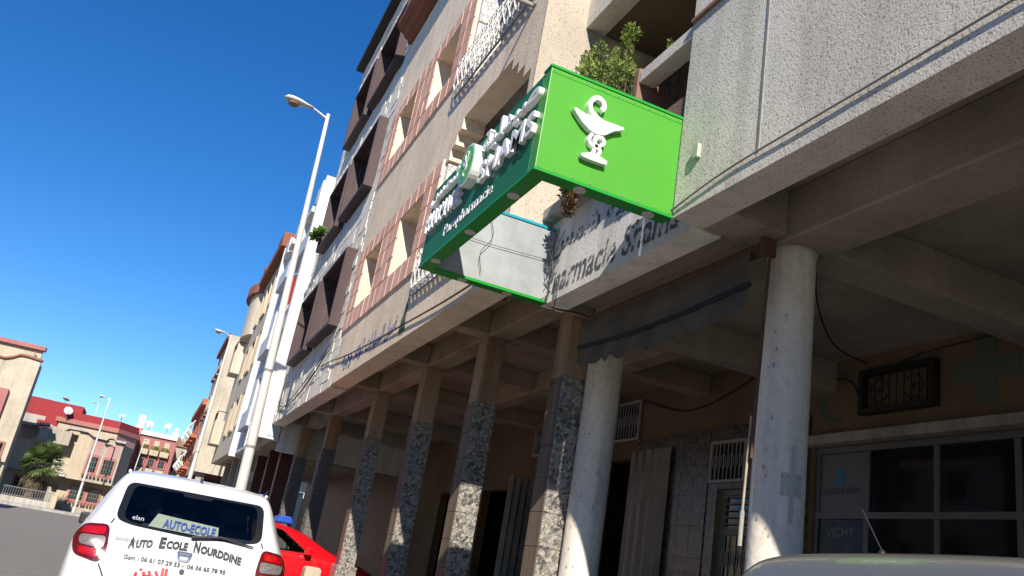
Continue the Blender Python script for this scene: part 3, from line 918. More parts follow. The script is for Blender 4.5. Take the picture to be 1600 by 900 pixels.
for (a, b, c, d) in BOX:
    t = .075
    o = MB().wall(a, b, c, d, .225, [(a + t, b - t, c + t, d - t)], facade(XM - .205)).build('window_box', 'brown_box', sb, bevel=.008)
    MB().wall(a + t + .001, b - t - .001, c + t + .001, d - t - .001, .30, [(a + t + .02, b - t - .02, c + t + .02, d - t - .02)], facade(XM + .021)).build('box_lining', 'brown_box', o)
    m_ = (a + b) / 2
    MB().wall(a + t + .02, b - t - .02, c + t + .02, d - t - .02, .04, [(a + .16, m_ - .03, c + .16, d - .16), (m_ + .03, b - .16, c + .16, d - .16)], facade(XM + .27)).build('window_frame', 'brown_box', o)
    MB().box(XM + .315, XM + .325, a + .1, b - .1, c + .1, d - .1).build('pane', 'window', o)
cable('wall_cable', [(XM - .03, 23.2, 4.62), (XM - .04, 22.4, 4.4), (XM - .04, 21.2, 4.28), (XM - .04, 19.9, 4.35), (XM - .04, 18.6, 4.55), (XM - .04, 17.6, 4.8), (XM - .03, 16.9, 5.0)], .012, sb)
cable('wall_cable', [(XM - .02, 22.6, 4.28), (XM - .03, 20.8, 4.42), (XM - .03, 18.8, 4.72), (XM - .03, 17.4, 5.0), (XM - .02, 16.4, 5.3)], .010, sb)
MB().tube([(XM - .03, 22.9, 5.35), (XM - .03, 22.9, 4.3)], .012, 5).build('wall_pipe', 'cable', sb)
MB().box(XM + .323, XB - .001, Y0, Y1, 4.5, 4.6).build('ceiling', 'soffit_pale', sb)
MB().box(3.62, 3.94, Y0, Y1, 4.12, 4.498).build('beam', 'soffit_pale', sb, bevel=.02)
def slate_pillar(y, x):
    p = MB().box(x + .02, x + .30, y + .02, y + .34, 3.3, 4.12).build('pillar', 'pillar_plaster', sb)
    MB().box(x + .02, x + .30, y + .02, y + .34, .1, 3.298).build('pillar_core', 'mortar', p)
    s = MB(); z = .15
    while z < 3.28:
        h = random.uniform(.045, .075)
        u = x + .0
        while u < x + .31:
            l = random.uniform(.1, .2); e = min(u + l, x + .31)
            d = random.uniform(0, .02)
            s.box(u, e - .004, y - d, y + .03, z, z + h - .005); u = e
        v = y
        while v < y + .33:
            l = random.uniform(.1, .2); e = min(v + l, y + .34)
            d = random.uniform(0, .02)
            s.box(x - d, x + .03, v + .032, e - .004 + .03, z, z + h - .005); v = e
        z += h
    q = s.build('slate_cladding', 'slate', p); q['kind'] = 'stuff'
for y, x in ((19.95, 3.6), (23.2, 3.52)):
    slate_pillar(y, x)
    MB().box(XM + .325, 3.618, y + .03, y + .33, 4.14, 4.498).build('cross_beam', 'soffit_pale', sb, bevel=.02)
    MB().box(3.943, XB, y + .03, y + .33, 4.16, 4.498).build('cross_beam', 'soffit_pale', sb, bevel=.02)
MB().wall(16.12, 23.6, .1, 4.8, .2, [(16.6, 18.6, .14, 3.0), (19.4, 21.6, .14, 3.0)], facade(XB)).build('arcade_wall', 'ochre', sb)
MB().box(XB + .202, 12.5, 16.3, 23.4, 4.61, 15.0).build('building_core', 'concrete', sb)
MB().box(XB + 2.75, 12.4, 16.12, 23.6, .0, 4.6).build('ground_core', 'concrete', sb)
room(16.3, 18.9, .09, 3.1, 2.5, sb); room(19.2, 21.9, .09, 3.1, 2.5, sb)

# ------------------------------------------------------------------ white apartment building with fins
wb = thing('white_apartment_building', 'white apartment building with tall vertical fins and blue grey balcony parapets', 'building', (5, 28, 0))
XW = 2.62
hs = []
for k in range(3):
    z0 = 4.9 + 2.55 * k
    hs += [(24.3, 26.6, z0, z0 + 1.45), (28.2, 30.4, z0, z0 + 1.45)]
MB().wall(23.62, 32.3, 3.75, 11.2, .3, hs, facade(XW + .08)).build('wall', 'blue_white', wb)
for y, top, xo in ((23.64, 11.4, .2), (27.2, 11.5, .1), (31.7, 11.7, .12)):
    MB().box(XW - xo, XW + .4, y, y + (.32 if y < 24 else .2), 3.66, top).build('fin', 'white_paint', wb, bevel=.01)
MB().box(XW + .42, 9, 23.65, 23.85, 3.4, 11.2).build('side_wall', 'white_paint', wb)
for h in hs:
    win = MB().wall(h[0], h[1], h[2], h[3], .05, [(h[0] + .1, (h[0] + h[1]) / 2 - .04, h[2] + .1, h[3] - .08), ((h[0] + h[1]) / 2 + .04, h[1] - .1, h[2] + .1, h[3] - .08)], facade(XW + .9)).build('window', 'grey_iron', wb)
    MB().box(XW + .93, XW + .94, h[0], h[1], h[2], h[3]).build('pane', 'window', win)
    MB().box(XW - .14, XW + .078, h[0] - .12, h[1] + .12, h[2] - .5, h[2] + .12).build('balcony_parapet', 'blue_white', wb, bevel=.01)
for (a, b, t) in ((24.0, 25.4, 11.75), (25.9, 27.1, 11.4), (27.5, 29.0, 11.7), (29.5, 30.4, 11.4), (30.6, 31.6, 11.8)):
    MB().box(XW - .1, XW + .4, a, b, 11.203, t).build('roof_parapet', 'white_paint', wb, bevel=.01)
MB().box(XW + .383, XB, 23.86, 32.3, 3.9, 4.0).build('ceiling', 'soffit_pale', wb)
for y in (26.3, 28.9, 31.9):
    MB().box(3.55, 3.95, y, y + .35, .0, 3.898).build('column', 'dark_red', wb, bevel=.02)
MB().box(XB, XB + .2, 23.62, 42, .0, 4.2).build('arcade_wall', 'dark_red', wb)
lad = MB()
for k in range(6): lad.box(XW - .02, XW + .07, 23.98, 24.25, 4.05 + .14 * k, 4.11 + .14 * k)
lad.build('vent_louvre', 'white_paint', wb)
MB().box(XW - .2, XW + .07, 24.0, 25.0, 3.52, 3.9).build('shop_canopy', 'beige_wall', wb)

# ------------------------------------------------------------------ beige building with terracotta cornice and bow window
bb = thing('beige_building', 'beige apartment building with stepped terracotta cornice and rounded corner bow window', 'building', (5, 37, 0))
XG = 2.70
hs = []
for k in range(3):
    z0 = 5.0 + 2.5 * k
    hs += [(33.2, 34.3, z0, z0 + 1.3), (35.6, 36.8, z0, z0 + 1.3), (38.0, 38.9, z0, z0 + 1.3)]
MB().wall(32.32, 42.5, 3.98, 12.1, .3, hs, facade(XG)).build('wall', 'beige_wall', bb)
MB().box(XG + .302, 10, 42.3, 42.5, 3.98, 12.1).build('side_wall', 'beige_wall', bb)
for h in hs:
    f = MB().wall(h[0] - .1, h[1] + .1, h[2] - .1, h[3] + .1, .06, [h], facade(XG - .06)).build('window', 'house_cream', bb)
    MB().box(XG + .18, XG + .19, h[0], h[1], h[2], h[3]).build('pane', 'window', f)
cn = []
pts = [(32.3, 12.35), (34.0, 12.35), (34.0, 12.15), (37.6, 12.15), (37.6, 12.4), (38.2, 12.4), (38.2, 12.1), (39.5, 12.1)]
MB().prism([(32.3, 11.95), (39.0, 11.95), (39.0, 12.3), (38.2, 12.3), (38.2, 12.55), (37.5, 12.55), (37.5, 12.3), (33.9, 12.3), (33.9, 12.55), (32.3, 12.55)], facade(XG - .32), 0, .8).build('cornice', 'terracotta', bb, bevel=.02)
def half_round(y0, y1, xd, z0, z1, nseg=14):
    m = (y0 + y1) / 2; r = (y1 - y0) / 2
    return MB().prism([(XG + .05, y0)] + [(XG + .05 - xd * math.sin(math.pi * k / nseg), m - r * math.cos(math.pi * k / nseg)) for k in range(1, nseg)] + [(XG + .05, y1)], lambda u, v, w_: (u, v, w_), z0, z1)
half_round(39.2, 42.6, .42, 9.75, 11.75).build('bow_window', 'beige_wall', bb)
half_round(39.0, 42.8, .62, 11.752, 12.2).build('bow_cornice', 'terracotta', bb)
for z0 in (4.75, 8.1):
    p = MB().box(2.28, XG - .002, 40.9, 42.3, z0, z0 + 1.1).build('balcony', 'beige_wall', bb, bevel=.02)
    r = MB()
    r.tube([(2.30, 40.9, z0 + 1.5), (2.30, 42.3, z0 + 1.5)], .02, 5)
    for k in range(6): r.tube([(2.30, 40.92 + .27 * k, z0 + 1.1), (2.30, 40.92 + .27 * k, z0 + 1.5)], .014, 4)
    r.tube([(2.30, 40.9, z0 + 1.5), (XG, 40.9, z0 + 1.5)], .02, 5)
    r.build('railing', 'black_iron', p)
for y in (34.4, 37.2, 40.2):
    MB().box(3.2, 3.6, y, y + .4, 0, 3.978).build('column', 'house_grey', bb)
MB().box(XG + .302, XB, 32.32, 42.3, 3.99, 4.1).build('ceiling', 'soffit_pale', bb)

# ------------------------------------------------------------------ cream corner building across the side street
cb = thing('cream_corner_building', 'tall cream roughcast corner building behind the beige one, with dark ground floor opening', 'building', (6, 56, 0))
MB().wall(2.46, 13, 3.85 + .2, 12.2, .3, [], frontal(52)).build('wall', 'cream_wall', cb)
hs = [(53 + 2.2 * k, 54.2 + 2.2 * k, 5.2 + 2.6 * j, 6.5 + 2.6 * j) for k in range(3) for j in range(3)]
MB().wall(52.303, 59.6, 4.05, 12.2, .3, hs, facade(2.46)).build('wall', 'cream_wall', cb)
for h in hs:
    f = MB().box(2.3, 2.458, h[0] - .15, h[1] + .15, h[2] - .25, h[2] - .02).build('window', 'planter', cb)
    MB().box(2.6, 2.62, h[0], h[1], h[2], h[3]).build('pane', 'window', f)
MB().box(2.25, 2.458, 52.1, 59.6, 11.95, 12.3).build('cornice', 'terracotta', cb)
MB().tube([(3.45, 51.97, 4.06), (3.6, 51.97, 5.0), (3.55, 51.97, 8)], .02, 5).build('wall_pipe', 'cable_grey', cb)
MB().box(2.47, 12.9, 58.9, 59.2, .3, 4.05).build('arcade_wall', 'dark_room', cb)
for x in (2.7, 5.6, 8.5):
    MB().box(x, x + .45, 52.4, 52.85, .3, 4.04).build('column', 'house_grey', cb)

# ------------------------------------------------------------------ orange building with white balcony railings
ob = thing('orange_building', 'orange red building at the end of the row with curved white balcony railings', 'building', (5, 66, 0))
hs = [(61.2 + 3.4 * k, 62.6 + 3.4 * k, 4.9 + 2.1 * j, 6.2 + 2.1 * j) for k in range(3) for j in range(2)]
MB().wall(59.7, 72, 3.7, 9.0, .3, hs, facade(2.5)).build('wall', 'orange_wall', ob)
MB().box(2.803, 9, 59.72, 60, 3.7, 9.0).build('side_wall', 'orange_wall', ob)
for h in hs:
    f = MB().box(2.7, 2.72, h[0], h[1], h[2], h[3]).build('window', 'window', ob)
    MB().box(2.1, 2.498, h[0] - .5, h[1] + .5, h[2] - .35, h[2] - .15).build('balcony_slab', 'orange_wall', ob)
    r = MB()
    for k in range(8):
        yk = h[0] - .45 + .32 * k
        r.tube(smooth_line([(2.15, yk, h[2] - .15), (1.8, yk, h[2] + .2), (2.05, yk, h[2] + .6), (2.12, yk, h[2] + .75)], 3), .035, 4)
    r.tube([(2.12, h[0] - .5, h[2] + .75), (2.12, h[1] + .5, h[2] + .75)], .04, 5)
    r.build('railing', 'white_iron', ob)
MB().box(2.2, 2.498, 59.7, 72, 8.8, 9.2).build('cornice', 'orange_wall', ob)
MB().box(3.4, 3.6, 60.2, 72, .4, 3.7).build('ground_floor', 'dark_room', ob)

# ------------------------------------------------------------------ houses across the square
GZ = .5
def grilled_window(parent, x0, x1, z0, z1, y, trim='pink_trim', sill=True):
    f = MB().wall(x0 - .12, x1 + .12, z0 - .12, z1 + .12, .1, [(x0, x1, z0, z1)], frontal(y - .1)).build('window', trim, parent)
    MB().box(x0, x1, y - .045, y - .03, z0, z1).build('pane', 'window', f)
    g = MB()
    n = max(3, int((x1 - x0) / .16))
    for k in range(1, n):
        u = x0 + (x1 - x0) * k / n
        g.tube([(u, y - .11, z0), (u, y - .11, z1)], .016, 4)
    m = max(2, int((z1 - z0) / .3))
    for k in range(1, m):
        v = z0 + (z1 - z0) * k / m
        g.tube([(x0, y - .12, v), (x1, y - .12, v)], .014, 4)
    g.build('grille', 'grey_iron', f)
    if sill:
        s = MB(); n = max(3, int((x1 - x0 + .4) / .24))
        for k in range(n):
            u = x0 - .2 + (x1 - x0 + .4) * (k + .5) / n
            s.tube([(u, y - .32, z0 - .28), (u, y - .02, z0 - .13)], .09, 6)
        s.build('tile_sill', trim, f)
    return f

def wavy_coping(parent, pts, y0, y1, h, mat, name='coping'):
    poly = [(u, v) for u, v in pts] + [(u, v + h) for u, v in reversed(pts)]
    n = len(pts)
    mb = MB()
    for i in range(n - 1):
        q = [pts[i], pts[i + 1], (pts[i + 1][0], pts[i + 1][1] + h), (pts[i][0], pts[i][1] + h)]
        mb.prism(q, frontal(0), y0, y1)
    return mb.build(name, mat, parent)

# tall cream house, left edge of the picture
lh = thing('cream_house', 'tall cream roughcast house with red roof band at the far left', 'house', (-12, 66, GZ))
YL = 65.0
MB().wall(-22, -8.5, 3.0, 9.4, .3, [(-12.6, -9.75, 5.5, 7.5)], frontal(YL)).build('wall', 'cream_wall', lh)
MB().wall(-22, -8.65, GZ - .3, 2.998, .3, [(-10.6, -9.1, 1.2, 2.5)], frontal(YL + .35)).build('ground_wall', 'house_cream', lh)
MB().box(-8.8, -8.502, YL + .303, 66.4, GZ, 9.7).build('side_wall', 'house_grey', lh)
MB().box(-22, -8.52, YL + .303, 66.4, 9.4, 9.5).build('roof', 'concrete', lh)
wavy_coping(lh, [(-14, 9.95), (-11.2, 9.58), (-10.6, 9.55), (-10.2, 9.72), (-9.8, 9.98), (-9.4, 10.0), (-8.42, 9.9)], YL - .15, YL + .45, .13, 'terracotta')
MB().prism([(-22, 9.402), (-8.5, 9.402), (-8.5, 9.88), (-9.4, 9.98), (-9.8, 9.96), (-10.2, 9.7), (-10.6, 9.53), (-11.2, 9.56), (-14, 9.93), (-22, 9.93)], frontal(YL), 0.0, .3).build('parapet', 'cream_wall', lh)
MB().wall(-22, -8.75, 9.5, 10.78, .3, [], frontal(YL + 1.2)).build('penthouse_wall', 'house_cream', lh)
MB().box(-22, -8.6, YL + .9, YL + 1.6, 10.782, 11.08).build('penthouse_band', 'pink_trim', lh, bevel=.02)
MB().box(-12.8, -9.7, YL - .35, YL - .002, 5.35, 7.62).build('framed_bay', 'pink_trim', lh, bevel=.02)
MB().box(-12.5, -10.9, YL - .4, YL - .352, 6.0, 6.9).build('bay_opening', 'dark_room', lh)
grilled_window(lh, -10.5, -8.95, 3.35, 4.15, YL)
grilled_window(lh, -10.3, -9.2, 1.3, 2.4, YL + .35)
MB().tube([(-9.2, YL + .9, 9.9), (-9.15, YL + .9, 10.6)], .05, 6).build('roof_pipe', 'cable_grey', lh)

# red volumes and house with pink panels
mh = thing('pink_panel_house', 'cream two storey house with pink panels, wavy parapet and dark red roof storey', 'house', (-5, 74, GZ))
YH = 72.0
MB().box(-8.28, -5.85, 76.0, 80, 5.5, 8.6).build('roof_storey', 'red_wall', mh)
MB().box(-10.6, -8.282, 76.0, 80, 7.3, 8.62).build('roof_storey', 'red_wall', mh)
MB().box(-10.6, -8.282, 76.02, 80, 5.0, 7.298).build('roof_wall', 'concrete', mh)
MB().box(-8.7, -6.9, 75.3, 75.99, 5.0, 6.9).build('roof_parapet', 'red_wall', mh)
# upper set-back storey
MB().box(-7.1, -2.75, 74.2, 80, 4.5, 6.98).build('upper_wall', 'house_cream', mh)
MB().prism([(-7.35, 74.0), (-2.75, 74.0), (-1.15, 76.6), (-1.15, 81), (-7.35, 81)], lambda u, v, w_: (u, v, w_), 6.982, 7.32).build('roof_band', 'pink_trim', mh)
MB().prism([(-6.9, 74.2), (-2.8, 74.2), (-1.4, 76.6), (-1.4, 80.8), (-6.9, 80.8)], lambda u, v, w_: (u, v, w_), 7.322, 7.9).build('roof_storey', 'red_wall', mh)
MB().prism([(-2.748, 74.2), (-1.35, 76.6), (-1.35, 80), (-2.748, 80)], lambda u, v, w_: (u, v, w_), 2.9, 6.98).build('corner_wall', 'pink_wall', mh)
MB().box(-5.0, -4.35, 74.15, 74.198, 6.15, 6.5).build('vent_window', 'dark_room', mh)
# first floor front, slightly overhanging
MB().wall(-9.4, -5.25, 2.95, 6.15, .3, [], frontal(YH + .9)).build('wall', 'house_cream', mh)
MB().box(-9.2, -8.3, YH + .85, YH + .898, 5.2, 6.1).build('pink_panel', 'pink_wall', mh)
lt = MB()
for k in range(6):
    u0 = -9.2 + .3 * (k - 3)
    lt.tube([(max(u0, -9.2), YH + .84, 5.2 + max(0, -9.2 - u0)), (min(u0 + .9, -8.3), YH + .84, 5.2 + min(u0 + .9, -8.3) - u0)], .02, 4)
    lt.tube([(max(u0, -9.2), YH + .84, 6.1 - max(0, -9.2 - u0)), (min(u0 + .9, -8.3), YH + .84, 6.1 - (min(u0 + .9, -8.3) - u0))], .02, 4)
lt.build('panel_lattice', 'house_cream', mh)
MB().box(-7.9, -5.72, YH - .3, YH + .898, 5.15, 6.2).build('balcony_front', 'house_grey', mh, bevel=.03)
MB().wall(-5.25, -4.25, 2.9, 6.35, .3, [], frontal(YH)).build('wall_pier', 'house_cream', mh)
MB().wall(-4.248, -2.0, 2.9, 6.1, .3, [(-4.1, -3.45, 3.5, 5.1), (-3.03, -2.3, 3.5, 5.0)], frontal(YH + .02)).build('wall', 'house_grey', mh)
for (a, b, c, d) in ((-4.1, -3.45, 3.6, 4.75), (-3.03, -2.3, 3.6, 4.7)):
    grilled_window(mh, a, b, c, d, YH + .05)
    MB().box(a - .05, b + .05, YH - .03, YH + .018, d + .14, d + 1.2).build('pink_panel', 'pink_wall', mh)
MB().prism([(-1.998, YH + .02), (-1.35, YH + 3), (-1.35, YH + 8), (-1.998, YH + 8)], lambda u, v, w_: (u, v, w_), 2.9, 6.05).build('end_wall', 'house_grey', mh)
wavy_coping(mh, [(-9.5, 6.15), (-8.3, 6.15), (-8.0, 6.3), (-7.4, 6.35), (-7.1, 6.2), (-6.3, 6.18), (-6.0, 6.4), (-5.3, 6.42), (-4.7, 6.42), (-4.3, 6.2), (-3.9, 6.12), (-3.3, 6.1), (-3.1, 6.3), (-2.8, 6.3), (-2.6, 6.12), (-1.9, 6.12)], YH - .3, YH + 1.2, .16, 'trim_grey')
# ground floor
MB().wall(-9.4, -1.7, GZ - .3, 2.89, .3, [(-7.1, -5.6, .5, 2.3), (-2.35, -1.75, .4, 2.5)], frontal(YH + 1.2)).build('ground_wall', 'house_cream', mh)
MB().box(-5.2, -1.7, YH + 1.0, YH + 1.198, .55, 1.0).build('plinth', 'house_grey', mh)
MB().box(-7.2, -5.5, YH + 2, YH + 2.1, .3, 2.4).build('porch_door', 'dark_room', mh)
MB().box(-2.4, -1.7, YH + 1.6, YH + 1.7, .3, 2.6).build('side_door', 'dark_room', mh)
MB().box(-9.4, -1.6, YH + .32, YH + 1.2, 2.892, 2.948).build('floor_slab', 'house_grey', mh)
for (a, b) in ((-8.55, -7.75), (-4.7, -3.75), (-3.45, -2.65)):
    grilled_window(mh, a, b, 1.5, 2.4, YH + 1.2)
MB().box(-9.3, -1.7, YH + 1.502, 82, .3, 5).build('house_core', 'house_grey', mh)
bl = MB()
for k in range(7): bl.tube([(-6.3 + .13 * k, YH - .2, 3.1), (-6.3 + .13 * k, YH - .2, 3.9)], .02, 4)
bl.tube([(-6.35, YH - .2, 3.9), (-5.4, YH - .2, 3.9)], .03, 5)
bl.box(-6.4, -5.3, YH - .25, YH + .89, 2.95, 3.09)
bl.build('porch_balcony', 'white_iron', mh)

# rose-coloured house further right
rh = thing('rose_house', 'rose coloured house with small planted balconies and white roof parapet', 'house', (0, 82, GZ))
YR = 80.0
MB().wall(-2.3, -1.25, 3.6, 8.2, .3, [], frontal(YR - .3)).build('salmon_wall', 'salmon_wall', rh)
MB().wall(-1.25, 1.85, 3.6, 7.75, .3, [], frontal(YR)).build('wall', 'rose_wall', rh)
MB().box(-2.2, 1.8, YR + .31, 88, .4, 7.7).build('house_core', 'rose_wall', rh)
MB().box(-1.3, 1.7, YR - .2, YR + .6, 7.76, 8.15).build('roof_parapet', 'white_paint', rh, bevel=.02)
MB().box(-1.75, -1.15, YR - .35, YR + .5, 8.2, 9.0).build('chimney', 'white_paint', rh, bevel=.02)
for k in range(3):
    x = -.85 + .85 * k
    w_ = grilled_window(rh, x, x + .45, 5.25, 5.85, YR, 'rose_wall', False)
    p = MB().box(x - .12, x + .6, YR - .5, YR - .002, 6.15, 6.62).build('planted_balcony', 'house_cream', rh, bevel=.02)
    pl = MB()
    for j in range(60):
        c = Vector((x + random.uniform(-.1, .58), YR - .3 + random.uniform(-.2, .2), 6.62 + random.uniform(0, .28)))
        d = Vector((random.uniform(-1, 1), random.uniform(-1, 1), random.uniform(.2, 1))).normalized() * .14
        e = d.cross(Vector((random.random(), random.random(), random.random()))).normalized() * .05
        pl.add([c - e, c + e, c + d + e * .3, c + d - e * .3], [(0, 1, 2, 3)])
    pl.build('foliage', 'shrub', p)
    MB().box(x - .1, x + .55, YR - .45, YR - .002, 4.7, 5.05).build('window_shelf', 'house_cream', rh)
    MB().box(x + .05, x + .5, YR - .06, YR - .002, 7.0, 7.45).build('high_window', 'house_cream', rh)
MB().wall(-2.3, 1.85, .4, 3.6, .3, [(-1.6, -.9, .5, 2.6), (0.1, .8, .5, 2.6)], frontal(YR + .1)).build('ground_wall', 'rose_wall', rh)

fh = thing('far_cream_house', 'small far cream house with dark roof edge beside the orange building', 'house', (2.4, 88, GZ))
MB().wall(1.87, 3.5, .4, 7.6, .3, [(2.0, 2.22, 5.4, 6.3)], frontal(83)).build('wall', 'house_grey', fh)
MB().box(1.88, 3.4, 83.31, 90, .4, 7.5).build('house_core', 'house_grey', fh)
MB().box(1.75, 3.6, 82.8, 90.2, 7.602, 8.4).build('roof_edge', 'planter', fh)
MB().box(1.95, 2.27, 83.2, 83.25, 5.35, 6.35).build('window', 'window', fh)
MB().box(1.3, 1.86, 82.7, 84, 8.0, 8.75).build('chimney', 'white_paint', fh)
c2 = thing('pale_yellow_house', 'pale yellow house half hidden behind the orange building', 'house', (3.4, 84, GZ))
MB().box(2.55, 6, 79.0, 82.7, .4, 6.9).build('wall', 'house_cream', c2)
MB().box(2.5, 6, 78.9, 82.75, 6.902, 7.1).build('coping', 'trim_grey', c2)
MB().box(2.6, 3.0, 78.95, 78.998, 6.2, 6.6).build('window', 'window', c2)

# front garden wall with iron railing
gw = thing('garden_wall', 'low rendered garden wall with black iron railing in front of the palm tree', 'fence', (-7, 66.5, GZ))
MB().box(-14, -5.2, 66.2, 66.45, .3, 1.0).build('wall', 'concrete', gw, bevel=.02)
MB().box(-5.2, -4.85, 66.1, 66.5, .3, 1.45).build('post', 'house_cream', gw, bevel=.02)
MB().tube([(-14, 66.32, 1.6), (-5.2, 66.32, 1.6)], .025, 5).build('rail', 'grey_iron', gw)
MB().tube([(-14, 66.32, 1.08), (-5.2, 66.32, 1.08)], .02, 5).build('rail', 'grey_iron', gw)
bar = MB().tube([(0, 0, 1.0), (0, 0, 1.6)], .018, 4).mesh('bar'); bar.materials.append(M['grey_iron'])
for k in range(48):
    o = bpy.data.objects.new('bar', bar); COL.objects.link(o)
    attach(o, gw, basis=Matrix.Translation((-12.4 + .15 * k, 66.32, 0)))

# the other side of the street, outside the picture: it closes off the low sky
for i, (a, b, h, mt, lb) in enumerate(((-34, -12, 11.5, 'beige_wall', 'beige'), (-11.8, 9, 12.5, 'white_paint', 'white'), (9.2, 30, 11, 'house_cream', 'cream'))):
    op = thing('street_house', lb + ' house row on the opposite side of the street, outside the picture', 'building', (-20, (a + b) / 2, 0), 0)
    hs_ = [(a + 1.2 + 2.8 * k, a + 2.5 + 2.8 * k, 1.2 + 3 * j, 2.6 + 3 * j) for k in range(int((b - a) / 2.8)) for j in range(3)]
    MB().wall(a, b, 0, h, .3, hs_, lambda u, v, w_: (-15.5 - w_, u, v)).build('wall', mt, op)
    MB().box(-25, -15.9, a, b, 0, h - .2).build('house_core', 'dark_room', op)
    MB().box(-25.2, -15.2, a, b, h + .002, h + .3).build('coping', 'terracotta', op)
# house just outside the picture on the left: its shadow lies across the road
nh = thing('shade_house', 'cream two storey house outside the picture whose shadow lies on the road', 'house', (-14, 48, .2))
MB().wall(-24, -9.1, .1, 7.0, .3, [(-14 + 2.2 * k, -13 + 2.2 * k, 4.2, 5.6) for k in range(2)], frontal(45)).build('wall', 'house_cream', nh)
MB().box(-24, -9.1, 45.301, 50.5, .1, 7.0).build('house_core', 'house_cream', nh)
MB().box(-24.1, -9.0, 44.9, 50.6, 7.002, 7.3).build('roof_edge', 'pink_trim', nh)
# ------------------------------------------------------------------ pharmacy sign
sg = thing('pharmacy_sign', 'three sided green pharmacy sign box with white raised letters hanging off the building corner', 'sign', (2.4, 6.3, 3.9))
ZB, ZT = 3.925, 4.765
T_ = .12
MB().box(1.90, 3.066, 5.0, 5.0 + T_, ZB, ZT).build('end_panel', 'sign_green', sg, bevel=.006)
MB().box(1.892, 3.066, 4.992, 5.0 + T_ + .006, ZT + .001, ZT + .022).build('edge_trim', 'sign_edge', sg)
MB().box(1.892, 3.066, 4.992, 5.0 + T_ + .006, ZB - .022, ZB - .001).build('edge_trim', 'sign_edge', sg)
MB().box(1.90, 1.90 + T_, 5.0 + T_ + .008, 7.70, ZB, ZT).build('front_panel', 'sign_dark', sg, bevel=.006)
MB().box(1.893, 1.90 + T_ + .004, 5.13, 7.72, ZB - .022, ZB - .001).build('edge_trim', 'sign_edge', sg)
MB().box(2.023, 3.26, 7.60, 7.70, ZB, ZT - .06).build('far_panel', 'zinc', sg)
MB().box(2.025, 3.262, 7.588, 7.71, ZT - .058, ZT - .03).build('edge_trim', 'teal', sg)
MB().box(2.025, 3.262, 7.585, 7.715, ZB - .03, ZB - .001).build('edge_trim', 'sign_edge', sg)
sp = MB().lathe([(.001, 0), (.048, 0), (.05, .006), (.05, .012)], (0, 0, 0), 18).mesh('spotlight', False); sp.materials.append(M['lamp_lens'])
for (x, y) in ((1.96, 5.5), (1.96, 6.43), (1.96, 7.35), (2.3, 5.06), (2.89, 5.06), (2.35, 7.65), (2.85, 7.65)):
    o = bpy.data.objects.new('spotlight', sp); COL.objects.link(o)
    attach(o, sg, basis=Matrix.Translation((x, y, ZB - .035)))
rv = MB().lathe([(.007, -.003), (.007, 0)], (0, 0, 0), 8, 'y').mesh('rivet'); rv.materials.append(M['grey_iron'])
for k in range(9):
    for zz in (ZB + .02, ZT - .02):
        o = bpy.data.objects.new('rivet', rv); COL.objects.link(o)
        attach(o, sg, basis=Matrix.Translation((1.93 + .139 * k, 4.9985, zz)))
MB().box(1.905, 3.066, 4.9975, 4.9998, ZT - .042, ZT - .038).build('panel_seam', 'sign_edge', sg)
# bowl and serpent on the end panel
fE = lambda u, v, w_: (u, 4.998 - w_, v)
em = MB()
snake = smooth_line([(2.335, 4.538), (2.352, 4.572), (2.333, 4.618), (2.279, 4.628), (2.237, 4.575), (2.246, 4.515), (2.29, 4.474), (2.349, 4.447), (2.398, 4.424)], 5)
stroke(em, snake, fE, .034, .0, .045)
em.prism([(2.104, 4.462), (2.185, 4.383), (2.253, 4.342), (2.318, 4.325), (2.388, 4.345), (2.456, 4.405), (2.538, 4.447), (2.53, 4.462), (2.449, 4.461), (2.361, 4.458), (2.275, 4.452), (2.2, 4.456), (2.125, 4.474)], fE, 0, .05)
coil = smooth_line([(2.29, 4.325), (2.272, 4.29), (2.276, 4.25), (2.31, 4.23), (2.366, 4.25), (2.394, 4.285), (2.376, 4.315), (2.335, 4.312), (2.318, 4.276), (2.337, 4.233), (2.372, 4.21), (2.36, 4.175)], 4)
stroke(em, coil, fE, .026, .0, .042)
em.prism([(2.308, 4.34), (2.334, 4.34), (2.336, 4.16), (2.31, 4.16)], fE, 0, .036)
em.prism([(2.217, 4.128), (2.30, 4.165), (2.35, 4.165), (2.434, 4.140), (2.434, 4.112), (2.376, 4.106), (2.276, 4.106), (2.222, 4.112)], fE, 0, .05)
em.build('bowl_and_serpent', 'sign_white', sg)
# raised letters on the street face
xf = 1.879
R_, U_ = (0, -1, 0), (0, 0, 1)
text_part('raised_letters', arabic('صيدلية'), (xf, 6.22, 4.49), R_, U_, 1.15, .235, 'sign_white', sg, depth=.042, bold=.02)
text_part('raised_letters', 'SHAMS', (xf, 6.20, 4.23), R_, U_, 1.12, .20, 'sign_white', sg, depth=.042, bold=.02)
text_part('raised_letters', arabic('شمس'), (xf, 7.63, 4.50), R_, U_, .86, .20, 'sign_white', sg, depth=.042, bold=.02)
text_part('raised_letters', 'PHARMACIE', (xf, 7.64, 4.24), R_, U_, .98, .19, 'sign_white', sg, depth=.042, bold=.02)
text_part('flat_letters', 'Parapharmacie', (1.896, 7.05, 4.0), R_, U_, 1.2, .15, 'letter_side', sg, depth=.006)
lgo = MB().lathe([(.2, -.09), (.2, 0)], (1.897, 6.43, 4.5), 32, 'x').build('logo_disc', 'sign_white', sg)
MB().lathe([(.175, -.004), (.175, 0)], (1.806, 6.43, 4.5), 32, 'x').build('logo_face', 'logo_green', lgo)
lm = MB()
fl = lambda u, v, w_: (1.800 - w_, 6.43 - u, 4.5 + v)
stroke(lm, smooth_line([(.02, .06), (.04, .1), (0, .125), (-.035, .1), (-.02, .05), (.03, .0), (.02, -.05), (-.02, -.08), (0, -.12)], 4), fl, .016, 0, .006)
